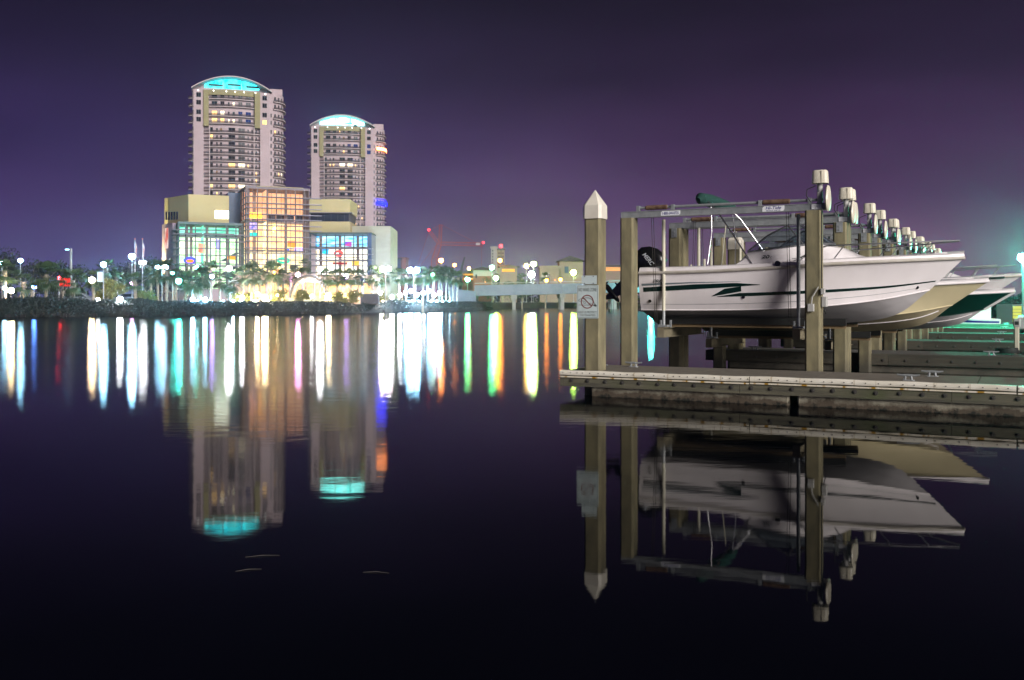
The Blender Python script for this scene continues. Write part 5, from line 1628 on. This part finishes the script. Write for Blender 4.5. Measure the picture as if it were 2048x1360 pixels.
FL_ = [(22, 581, 122, 'warm', 130, 'warm floodlight at the far left among dark shrubs', .34), (184, 560, 128, 'warm', 150, 'warm floodlight washing three pale trunks left of the banner lamp', .36),
       (196, 599, 114, 'white', 55, 'small white ground light under the banner lamp', .18), (240, 599, 113, 'white', 190, 'bright white ground light left of the flagpoles', .30),
       (357, 562, 126, 'cyan', 230, 'big turquoise floodlight at foot of the teal wing', .34), (385, 599, 118, 'cool', 130, 'white ground light left below the teal wing', .24),
       (410, 599, 119, 'cool', 130, 'white ground light below the middle of the teal wing', .24), (484, 596, 131, 'white', 190, 'white ground light below the left palms of the hall', .28),
       (530, 596, 132, 'warm', 300, 'strongest white ground light below the central hall', .40), (515, 588, 136, 'warm', 150, 'warm ground light washing trunks left of the strongest one', .26),
       (556, 590, 137, 'warm', 120, 'warm ground light inside the round yellow shrub', .24), (607, 590, 136, 'warm', 120, 'warm ground light beside the left foot of the arch', .24),
       (623, 593, 134, 'white', 110, 'white ground light inside the steel arch', .24), (657, 592, 138, 'warm', 280, 'bright ground light at the right foot of the arch', .38),
       (680, 588, 140, 'warm', 130, 'warm ground light in the shrub right of the arch', .24), (708, 587, 142, 'warm', 130, 'warm ground light on the brown planter', .24),
       (762, 587, 153, 'white', 180, 'white ground light in the shrub by the stone wall', .28), (784, 594, 152, 'white', 200, 'white ground light right of the stone wall corner', .30)]
for i, px in enumerate((800, 811, 822, 834, 846, 858, 868, 879)):
    FL_.append((px, 590 - (i % 3) * 4, 164 + (i % 3) * 3, 'cool' if i % 2 else 'white', 210, '%s white ground light from the left in the floodlit grove' % ordinal(i), .30))
for a_ in FL_: flood(*a_[:5], a_[5], a_[6])
# an uplight at the foot of each palm in front of the museum and in the grove
for zi, (lab, lst) in enumerate(ZONES):
    if zi not in (2, 3, 4, 5): continue
    order = sorted(range(len(lst)), key=lambda i: lst[i][0])
    for n_, i in enumerate(order):
        px, Y, tp, scw = lst[i]
        cc = ['', '', 'cool', 'warm', 'warm', 'cool'][zi]
        o_ = random.choice((-9, 8)) * .8
        t = thing('palm_uplight', 'ground uplight at the foot of the %s palm %s' % (ordinal(n_), ['', '', 'before the teal wing', 'before the central hall', 'right of the arch', 'of the right grove'][zi]), 'uplight', (GX(px + o_, Y - 1.2), Y - 1.2, GROUND - .05), 0, 'palm uplights')
        m = MB(); m.lathe([(.16, 0), (.18, .22), (.15, .24)], 10); m.build('housing', K['lamp_dark'], t)
        m = MB(); m.ball((0, 0, .27), .12, 10, 6); m.build('lens', lamp_mat('%s_%g' % (cc, 1500), LC[cc], 1500), t, smooth=True)
# the tall mast with its own flood at the left
mst = thing('light_mast', 'tall thin white light mast with one side arm left of the banner lamp', 'lamp', (GX(142, 150), 150, GROUND), 0)
hz2 = CH + (HZ - 497) / F * 150 - GROUND
MB().cbox(0, 0, .14, .14, 0, hz2, .03).build('post', K['lamp_metal'], mst)
MB().box(-.8, -.16, -.08, .08, hz2 - .12, hz2).build('arm', K['lamp_metal'], mst)
MB().box(-.85, -.35, -.1, .1, hz2 - .2, hz2 - .125).build('lamp_head', lamp_mat('cool_20', LC['cool'], 20), mst)
for i, px in enumerate((270, 285)):
    t = thing('flagpole', ['left of two tall white flagpoles with furled flag', 'right of two tall white flagpoles with furled flag'][i], 'flagpole', (GX(px, 158), 158, GROUND), 0, 'pair of flagpoles')
    hh = CH + (HZ - 479) / F * 158 - GROUND
    m = MB(); m.path([(0, 0, 0), (0, 0, hh)], [.09, .045], 8); m.build('pole', K['slab'], t)
    m = MB(); m.ball((0, 0, hh + .1), .12, 8, 6); m.build('ball_finial', lamp_mat('red_1', (.9, .25, .2), 1), t)
    m = MB()
    m.path([(.12, 0, hh - .6), (.2, .02, hh - 1.4), (.16, 0, hh - 2.2), (.2, 0, hh - 2.9)], [.05, .14, .11, .04], 7); m.build('flag', K['flag'] if 'flag' in K else K.setdefault('flag', mat('flag_cloth', (.35, .06, .06), (.5, .48, .48), 2.5, rough=.8, stretch=(1, 1, 2))), t)
# steel arch
ap = P(618, 600, 140)
ar = thing('steel_arch', 'tall open steel arch standing on the promenade before the museum', 'arch', (ap.x, 140, GROUND), 0)
sA = 140 / F
for r_w, nm, yy in ((38, 'outer_rib', 0), (33, 'inner_rib', .5)):
    m = MB(); top_ = (600 - (546 if nm == 'outer_rib' else 552)) * sA
    m.path([(-r_w * sA * math.cos(math.pi * i / 24), yy, top_ * math.sin(math.pi * i / 24) ** .85) for i in range(25)], .16 if nm == 'outer_rib' else .12, 8)
    m.build(nm, K['lamp_dark'] if nm == 'outer_rib' else K['lamp_metal'], ar, smooth=True)
MB().box(-24 * sA, 24 * sA, .35, .65, 41 * sA, 44 * sA).build('tie_beam', K['slab'], ar)
for i in range(7):
    m = MB(); x = (-18 + i * 6) * sA; m.tube((x, .5, 44 * sA), (x, .3, 51.5 * sA * (1 - (abs(i - 3) / 3) ** 2 * .07)), .05, n=6); m.build('hanger', K['lamp_metal'], ar)
# planters and low walls
for (p0, p1, y0, y1, Y, nm, lab, mm) in ((676, 692, 588, 603, 141, 'planter_box', 'lit tan planter box left of the brown one', 'beige'), (694, 719, 588, 602, 142.5, 'planter_box', 'brown planter box holding a floodlit shrub', 'wall_pink'),
                                         (721, 757, 588, 605, 146.5, 'garden_wall', 'long dark low garden wall below the right wing', 'roof_dark'), (560, 672, 598, 604, 138, 'garden_wall', 'low pale wall running below the arch', 'stone')):
    a_, b_ = P(p0, y1, Y), P(p1, y0, Y)
    o = MB().box(-(b_.x - a_.x) / 2, (b_.x - a_.x) / 2, 0, 1.2, 0, b_.z - GROUND + .2)
    t = thing(nm, lab, 'planter' if 'planter' in nm else 'wall', ((a_.x + b_.x) / 2, Y, GROUND - .2))
    o.build('body', K[mm], t)
    w2 = (b_.x - a_.x) / 2
    MB().box(-w2 - .06, w2 + .06, -.06, 1.26, b_.z - GROUND + .201, b_.z - GROUND + .30).build('coping', K['stone'], t)
# red sign and lit kiosk at left, parked cars
sp = P(130, 560, 140)
t = thing('lit_sign', 'red glowing sign panel under the left palms', 'sign', (sp.x, 140, GROUND))
MB().box(-.75, .75, -.1, .1, sp.z - GROUND - .9, sp.z - GROUND + .3).build('panel', emit('sign_red_light', (1, .04, .03), 1.2), t)
for x in (-.6, .6): MB().box(x - .06, x + .06, -.05, .05, 0, sp.z - GROUND - .9).build('leg', K['lamp_dark'], t)
K['car_paint'] = mat('car_paint', (.25, .27, .32), rough=.25, metal=.4)
def car(px, Y, label):
    t = thing('parked_car', label, 'car', (GX(px, Y), Y, GROUND), R(random.choice((3, 178))), 'cars parked behind the promenade')
    MB().prism_y([(-2.2, .25), (2.2, .25), (2.25, .75), (1.3, .9), (.6, 1.42), (-1.0, 1.42), (-1.75, .95), (-2.25, .85)], -.85, .85).build('body', K['car_paint'], t)
    MB().prism_y([(1.1, .93), (.52, 1.36), (-.92, 1.36), (-1.5, .97)], -.86, .86).build('side_windows', K['win_dark'], t)
    for x in (-1.4, 1.4):
        for y in (-.8, .8):
            m = MB(); m.lathe([(.32, -.1), (.32, .1)], 14, (x, y, .32), 'y'); m.build('wheel', K['rubber'], t)
for px, Y, lab in ((160, 152, 'leftmost parked car, just right of the light mast'), (206, 156, 'parked car behind the banner lamp post'), (228, 152, 'parked car behind the bright ground light'), (256, 156, 'parked car just left of the flagpoles')):
    car(px, Y, lab)
# floodlight that washes the left face of the beige block
wf = thing('wall_floodlight', 'yellow floodlight on a short post left of the museum corner', 'floodlight', (GX(296, 172), 172, GROUND), 0)
m = MB(); m.path([(0, 0, 0), (0, 0, 3.2)], .06, 8); m.box(-.3, .3, -.15, .15, 3.2, 3.6); m.build('stand', K['lamp_dark'], wf)
ld = bpy.data.lights.new('wall_flood', 'SPOT'); ld.energy = 30000; ld.color = (1, .86, .42); ld.spot_size = R(75); ld.spot_blend = .8; ld.shadow_soft_size = .3
lo = bpy.data.objects.new('flood_beam', ld); col.objects.link(lo); lo.parent = wf; lo.location = (.2, .1, 3.75)
lo.rotation_euler = (Vector((GX(352, 183), 183, 18)) - Vector((GX(296, 172), 172, 5.2))).to_track_quat('-Z', 'Y').to_euler()
# market umbrellas on the terrace
for i, (px, py) in enumerate(((683, 556), (722, 556), (742, 558))):
    Y = 158
    t = thing('cafe_umbrella', '%s dark market umbrella from the left beside the museum terrace' % ordinal(i), 'umbrella', (GX(px, Y), Y, GROUND), 0, 'terrace umbrellas')
    hh = CH + (HZ - py) / F * Y - GROUND
    m = MB(); m.lathe([(1.5, hh - .6), (1.45, hh - .5), (.06, hh + .2)], 8); m.build('canopy', K['navy'], t)
    m = MB(); m.path([(0, 0, 0), (0, 0, hh)], .04, 6); m.build('pole', K['lamp_metal'], t)
# ================================================================ bridge and what stands beyond
K['bridge'] = mat('bridge_concrete', (.15, .18, .22), (.11, .14, .18), .4, rough=.8)
K['bridge_pile'] = mat('bridge_pile_concrete', (.30, .30, .29), (.22, .22, .21), .6, rough=.85)
br = thing('road_bridge', 'low concrete road bridge on rows of piles at the far end of the channel', 'bridge', (GX(949, 195), 195, 0))
bx0, by0 = GX(949, 195), 195.0
def bp(px, Y=None):
    """plan position along the bridge line"""
    u = (px - 949) / (1700 - 949)
    Y_ = 195 + 45 * u
    return GX(px, Y_) - bx0, Y_ - by0
seg = [949, 1028, 1125, 1230, 1340, 1460, 1580, 1700]
def zb(px):   # deck height
    return 3.95 + .9 * min(1, (px - 949) / 300)
for a_, b_ in zip(seg, seg[1:]):
    (xa, ya), (xb, yb) = bp(a_), bp(b_)
    za, zb_ = zb(a_), zb(b_)
    def slabm(nm, y0, y1, z0, z1, mm):
        m = MB()
        m.add([(xa + .02, ya + y0, za + z0), (xb - .02, yb + y0, zb_ + z0), (xb - .02, yb + y1, zb_ + z0), (xa + .02, ya + y1, za + z0),
               (xa + .02, ya + y0, za + z1), (xb - .02, yb + y0, zb_ + z1), (xb - .02, yb + y1, zb_ + z1), (xa + .02, ya + y1, za + z1)],
              [(0, 3, 2, 1), (4, 5, 6, 7), (0, 1, 5, 4), (1, 2, 6, 5), (2, 3, 7, 6), (3, 0, 4, 7)])
        return m.build(nm, mm, br)
    slabm('girder', 0, 12, -1.15, 0, K['bridge'])
    slabm('parapet', .25, .55, .003, 1.0, K['bridge'])
    slabm('parapet', 11.4, 11.7, .003, 1.0, K['bridge'])
    slabm('hand_rail', .3, .42, 1.35, 1.45, K['lamp_metal'])
for p in seg[1:]:
    x, y = bp(p)
    z = zb(p)
    MB().box(x - .6, x + .6, y - .3, y + 12.3, z - 2.0, z - 1.152).build('pier_cap', K['bridge_pile'], br)
    for k in range(4):
        m = MB(); m.cbox(x, y + .5 + k * 3.7, .35, .35, -2, z - 2.001, .05); m.build('pier_pile', K['bridge_pile'], br)
m = MB(); x, y = bp(930); m.add([(x - 3, y - 1, -.5), (x + 2.2, y - 1, -.5), (x + 2.2, y + 13, -.5), (x - 3, y + 13, -.5), (x - 3, y - 1, 4.3), (x + 2.2, y - 1, 3.7), (x + 2.2, y + 13, 3.7), (x - 3, y + 13, 4.3)],
                             [(0, 3, 2, 1), (4, 5, 6, 7), (0, 1, 5, 4), (1, 2, 6, 5), (2, 3, 7, 6), (3, 0, 4, 7)])
m.build('abutment', K['bridge'], br)

K['tile_roof'] = mat('dark_tile_roof', (.06, .055, .06), (.085, .075, .08), 1, rough=.8)
K['plaster'] = mat('cream_plaster', (.26, .20, .16), (.23, .18, .145), .3, rough=.85)
K['brick'] = mat('red_brick', (.20, .07, .05), (.16, .06, .045), 1, rough=.9)
K['plaster_w'] = mat('white_plaster', (.30, .28, .29), rough=.85)
def hip(m, x0, x1, y0, y1, z0, z1, ov):
    x0 -= ov; x1 += ov; y0 -= ov; y1 += ov
    r_ = min(x1 - x0, y1 - y0) / 2 * .98
    cx0, cx1 = (x0 + r_, x1 - r_) if x1 - x0 > y1 - y0 else ((x0 + x1) / 2 - .1, (x0 + x1) / 2 + .1)
    cy = (y0 + y1) / 2
    m.add([(x0, y0, z0), (x1, y0, z0), (x1, y1, z0), (x0, y1, z0), (cx0, cy, z1), (cx1, cy, z1)], [(0, 1, 5, 4), (1, 2, 5), (2, 3, 4, 5), (3, 0, 4), (0, 3, 2, 1)])
def house(name, label, p0, p1, ybot, yeave, ytop, Y, dep, wall, roof, wins=(), lit=None, brick_to=None):
    w_ = (p1 - p0) * Y / F
    zz_ = lambda q: CH + (HZ - q) / F * Y - GROUND
    t = thing(name, label, 'building', (GX(p0, Y), Y, GROUND), 0)
    MB().box(0, w_, 0, dep, 0, zz_(yeave)).build('wall', wall, t)
    if brick_to: MB().box(-.06, w_ + .06, -.08, dep, 0, zz_(brick_to)).build('brick_base', K['brick'], t)
    m = MB()
    if ytop < yeave - .5: hip(m, 0, w_, 0, dep, zz_(yeave) + .02, zz_(ytop), .7)
    else: m.box(-.3, w_ + .3, -.3, dep + .3, zz_(yeave) + .005, zz_(yeave) + .5)
    m.build('roof', roof, t)
    for (a_, b_, c_, d_, mm) in wins:
        unit_box('window', K[mm], t, ((a_ + b_ - 2 * p0) / 2 * Y / F, -.10, (zz_(c_) + zz_(d_)) / 2), ((b_ - a_) * Y / F, .12, zz_(c_) - zz_(d_)))
    return t
K['lit_orange'] = emit('lit_facade_orange', (1, .38, .06), 1.6)
K['lit_peach'] = emit('lit_window_peach', (1, .45, .16), 1.2)
house('gable_house', 'white walled house with dark hip roof and brick base left of the pale tower block', 946, 982, 585, 540, 532, 232, 9, K['plaster_w'], K['tile_roof'], [(951, 954, 549, 556, 'win_dark'), (969, 972, 560, 566, 'lit_peach')], brick_to=552)
house('low_shop', 'low orange lit shopfront left of the white walled house', 924, 947, 580, 546, 546, 236, 8, K['brick'], K['tile_roof'],
      [(925 + i * 4.4, 928.4 + i * 4.4, 547.5, 550.5, 'lit_orange') for i in range(5)] + [(925 + i * 4.4, 928.4 + i * 4.4, 556, 559.5, 'lit_orange') for i in range(5)])
house('tower_block', 'narrow pale concrete tower block with a red beacon beside it', 982, 993.5, 590, 496, 496, 330, 4, K['plaster_w'], K['plaster_w'], [(984.5, 986.5, 500 + i * 6, 503 + i * 6, 'win_dark') for i in range(7)])
house('office_slab', 'dim brownish slab building just right of the pale tower block', 994, 1009, 590, 500, 500, 345, 8, K['plaster'], K['tile_roof'], [(997 + j * 4, 999 + j * 4, 505 + i * 7, 508 + i * 7, 'win_dark') for i in range(5) for j in range(3)])
house('lit_pavilion', 'low building with a glowing orange band right of the tower block', 1000, 1034, 590, 533, 528, 255, 9, K['plaster'], K['tile_roof'], [(1004, 1029, 538, 543.5, 'lit_orange')])
house('long_villa', 'long peach coloured building right of the big white bridge lamp', 1080, 1122, 590, 535, 535, 262, 10, K['plaster'], K['plaster'], [(1085, 1089, 558, 562, 'lit_peach'), (1108, 1112, 558, 562, 'lit_peach')])
house('arched_house', 'cream building with dark hip roof and arched blue window left of the capped pile', 1119, 1166, 590, 522, 510, 262, 10, K['plaster'], K['tile_roof'], [(1129, 1137, 533, 546, 'pane_blue')])
house('long_hall', 'long low hall with orange lit upper wall between the two front piles', 1190, 1262, 590, 533, 533, 300, 12, K['plaster'], K['tile_roof'], [(1200, 1256, 534.5, 542, 'lit_peach')])
house('far_block', 'dark blue distant block right of the museum stone wall', 782, 801, 590, 518, 518, 420, 10, K['pane_blue'], K['roof_dark'])
house('red_block', 'reddish distant block right of the dark blue block', 801.5, 812, 590, 517, 517, 425, 10, K['brick'], K['brick'])

# crane
K['crane_red'] = mat('crane_red', (.32, .05, .05), (.25, .04, .04), 1, rough=.6)
CY_ = 300
def cp(px, py): 
    p = P(px, py, CY_); return Vector((p.x - GX(868, CY_), 0, p.z - GROUND))
cr_t = thing('construction_crane', 'red lattice crane with horizontal jib over the grove', 'crane', (GX(868, CY_), CY_, GROUND))
def lattice(a, b, w_, n_, name, r_=.07):
    a, b = Vector(a), Vector(b)
    d = (b - a).normalized(); s_ = Vector((0, 1, 0)); u_ = d.cross(s_).normalized()
    m = MB()
    cor = [s_ * w_ / 2 + u_ * w_ / 2, s_ * w_ / 2 - u_ * w_ / 2, -s_ * w_ / 2 - u_ * w_ / 2, -s_ * w_ / 2 + u_ * w_ / 2]
    for c in cor: m.tube(a + c, b + c, r_, n=5)
    for i in range(n_):
        p, q = a.lerp(b, i / n_), a.lerp(b, (i + 1) / n_)
        for k in range(4):
            m.tube(p + cor[k], q + cor[(k + 1) % 4], r_ * .6, n=4)
    return m.build(name, K['crane_red'], cr_t)
lattice((0, 0, 0), cp(868, 520), 1.6, 14, 'mast')
lattice(cp(868, 520), cp(879, 487), 1.4, 8, 'slew_tower')
lattice(cp(879, 487), cp(966, 489), 1.0, 22, 'jib')
lattice(cp(878, 487), cp(858, 461), .9, 8, 'counter_jib')
lattice(cp(880, 487), cp(881.5, 449), .8, 8, 'apex')
m = MB()
for a_, b_ in ((cp(881.5, 449), cp(858, 461)), (cp(881.5, 449), cp(955, 487)), (cp(858, 461), cp(836, 530)), (cp(872, 490), cp(842, 530))): m.tube(a_, b_, .05, n=5)
o_ = m.build('stay_rope', K['crane_red'], cr_t)
m = MB(); m.tube(cp(963.5, 490), cp(963.5, 535), .05, n=5); m.build('hoist_rope', K['crane_red'], cr_t)
m = MB(); m.box(cp(952, 489).x, cp(960, 489).x, -.6, .6, cp(0, 490).z, cp(0, 486).z); m.build('trolley', K['lamp_metal'], cr_t)
for p_ in (cp(858, 459.5), cp(966.5, 485)):
    m = MB(); m.ball(p_, .38, 10, 6); m.build('beacon', lamp_mat('red_8', LC['red'], 8), cr_t, smooth=True)
t = thing('beacon_mast', 'thin mast with red beacon right of the pale tower block', 'mast', (GX(1002, 330), 330, GROUND))
hb_ = CH + (HZ - 492) / F * 330 - GROUND
m = MB(); m.tube((0, 0, 0), (0, 0, hb_), .12, n=6); m.build('post', K['lamp_dark'], t)
m = MB(); m.ball((0, 0, hb_), .6, 10, 6); m.build('beacon', lamp_mat('red_12', LC['red'], 12), t, smooth=True)
t = thing('dark_stack', 'dark leaning crane arm left of the hip roofed house', 'crane', (GX(922, 340), 340, GROUND))
k_ = 340 / F
MB().prism_y([(-3 * k_, 0), (5 * k_, 0), (4 * k_, 70 * k_), (9 * k_, 90 * k_), (6 * k_, 91 * k_), (-1 * k_, 68 * k_)], -.6, .6).build('arm', K['roof_dark'], t)

# ================================================================ green lamp at the right end of the marina
gp = P(2046, 515, 47)
gl = thing('dock_lamp', 'bright green lamp on a post at the right edge above the docks', 'lamp', (gp.x, 47, 0))
m = MB(); m.path([(0, 0, -1), (0, 0, gp.z - .15)], [.07, .05], 8); m.build('post', K['lamp_metal'], gl)
m = MB(); m.box(-.16, .16, -.16, .16, gp.z + .15, gp.z + .22); m.build('hood', K['lamp_metal'], gl)
m = MB(); m.ball((0, 0, gp.z), .22, 14, 8); m.build('globe', emit('lamp_dock_green', (.04, 1, .58), 5000), gl, smooth=True)
# walkway that joins the fingers at their far ends
wk = thing('main_walkway', 'long walkway joining the finger docks beyond the right edge', 'dock', mw(9.05, -3), MROT)
for i in range(12):
    MB().box(0, 2.2, i * 4, i * 4 + 3.98, DECK - .3, DECK + .02).build('deck_slab', K['deck'], wk)
    MB().box(.2, 2.0, i * 4 + .2, i * 4 + 3.8, -.5, DECK - .301).build('pontoon', K['pontoon'], wk)
# yellow lit shed at the far right
yp = P(2040, 632, 66)
ys = thing('boat_shed', 'small yellow slatted shed beside the blue cabin boat', 'shed', (yp.x, 66, 0))
for i in range(5):
    MB().box(-.5, 3.5, -.05, .05, .25 + i * .22, .44 + i * .22).build('slat', mat('yellow_slat', (.55, .45, .05), rough=.6), ys)
MB().box(-.5, 3.5, .06, 2.2, -.5, 1.45).build('body', K['lamp_dark'], ys)

# bits and pieces on the finger docks
def pedestal(a, b, label):
    t = thing('power_pedestal', label, 'pedestal', mw(a, b, DECK), MROT, 'dock pedestals')
    MB().cbox(0, 0, .05, .05, 0, .62, .015).build('post', K['pvc'], t)
    MB().cbox(0, 0, .075, .07, .62, .80, .02).build('head', K['box_grey'], t)
    MB().box(-.04, .04, -.074, -.0705, .66, .74).build('outlet_cover', K['rubber'], t)
def dock_box(a, b, label):
    t = thing('dock_box', label, 'storage box', mw(a, b, DECK), MROT, 'dock storage boxes')
    MB().cbox(0, 0, .55, .3, 0, .45, .05).build('body', K['gel_grey'], t)
    m = MB(); m.add([(-.58, -.33, .45), (.58, -.33, .45), (.58, .33, .45), (-.58, .33, .45), (-.55, -.28, .52), (.55, -.28, .52), (.55, .33, .58), (-.55, .33, .58)], [(0, 3, 2, 1), (4, 5, 6, 7), (0, 1, 5, 4), (1, 2, 6, 5), (2, 3, 7, 6), (3, 0, 4, 7)])
    m.build('lid', K['gel'], t)
    MB().box(-.05, .05, -.345, -.331, .42, .49).build('latch', K['bolt'], t)
for i, (b_, w_, a_) in enumerate(FINGERS[:4]):
    pedestal(3.1 + .25 * i, b_ + w_ * .7, 'slim pedestal standing on the %s finger dock' % ordinal(i + 1))
    if i: dock_box(4.9 - .4 * i, b_ + w_ * .6, 'low storage box on the %s finger dock' % ordinal(i + 1))
def coil(a, b, label):
    t = MB()
    pts_ = [(.26 * math.cos(k * .6) * (1 - .004 * k), .26 * math.sin(k * .6) * (1 - .004 * k), .03 + .0025 * k) for k in range(44)]
    pts_ += [(.30 + .2 * k, .1 * math.sin(k * 1.3), .025) for k in range(6)]
    t.path(pts_, .022, 6)
    prop(t.build('coiled_hose', K['rubber'], None, mw(a, b, DECK), MROT, True), label, 'hose', 'coiled hoses')
coil(2.9, FINGERS[0][0] + .8, 'black hose coiled on the second finger dock')
coil(3.6, FINGERS[1][0] + .8, 'black hose coiled on the third finger dock')
coil(3.4, FINGERS[2][0] + .8, 'black hose coiled on the fourth finger dock')

# reeds drifting on the calm water
for i, (px, py, ln_, an, lab) in enumerate(((525, 1113, .21, 12, 'longest pale reed stem floating on the dark water'), (497, 1141, .15, 20, 'short faint reed stem floating left of the others'), (752, 1146, .16, -6, 'pale reed stem floating right of the others'))):
    Y = CH * F / (py - HZ)
    m = MB(); m.path([(-ln_ / 2, 0, .002), (0, .012, .005), (ln_ / 2, -.004, .003)], [.001, .0022, .001], 6)
    prop(m.build('floating_reed', K['reed'] if 'reed' in K else K.setdefault('reed', mat('dry_reed', (.05, .045, .04), rough=.8)), None, (GX(px, Y), Y, 0), R(an)), lab, 'reed', 'floating reeds')
# ================================================================ night haze
hm = bpy.data.materials.new('night_haze')
hm.use_nodes = True
hn = hm.node_tree.nodes
hn.clear()
ho = hn.new('ShaderNodeOutputMaterial'); hv = hn.new('ShaderNodeVolumePrincipled')
hv.inputs['Color'].default_value = (.70, .80, 1, 1)
hv.inputs['Density'].default_value = .00032
hv.inputs['Anisotropy'].default_value = .88
hm.node_tree.links.new(hv.outputs['Volume'], ho.inputs['Volume'])
hz_o = MB().box(-520, 520, -60, 640, -1, 112).build('haze', hm)
prop(hz_o, kind='stuff')
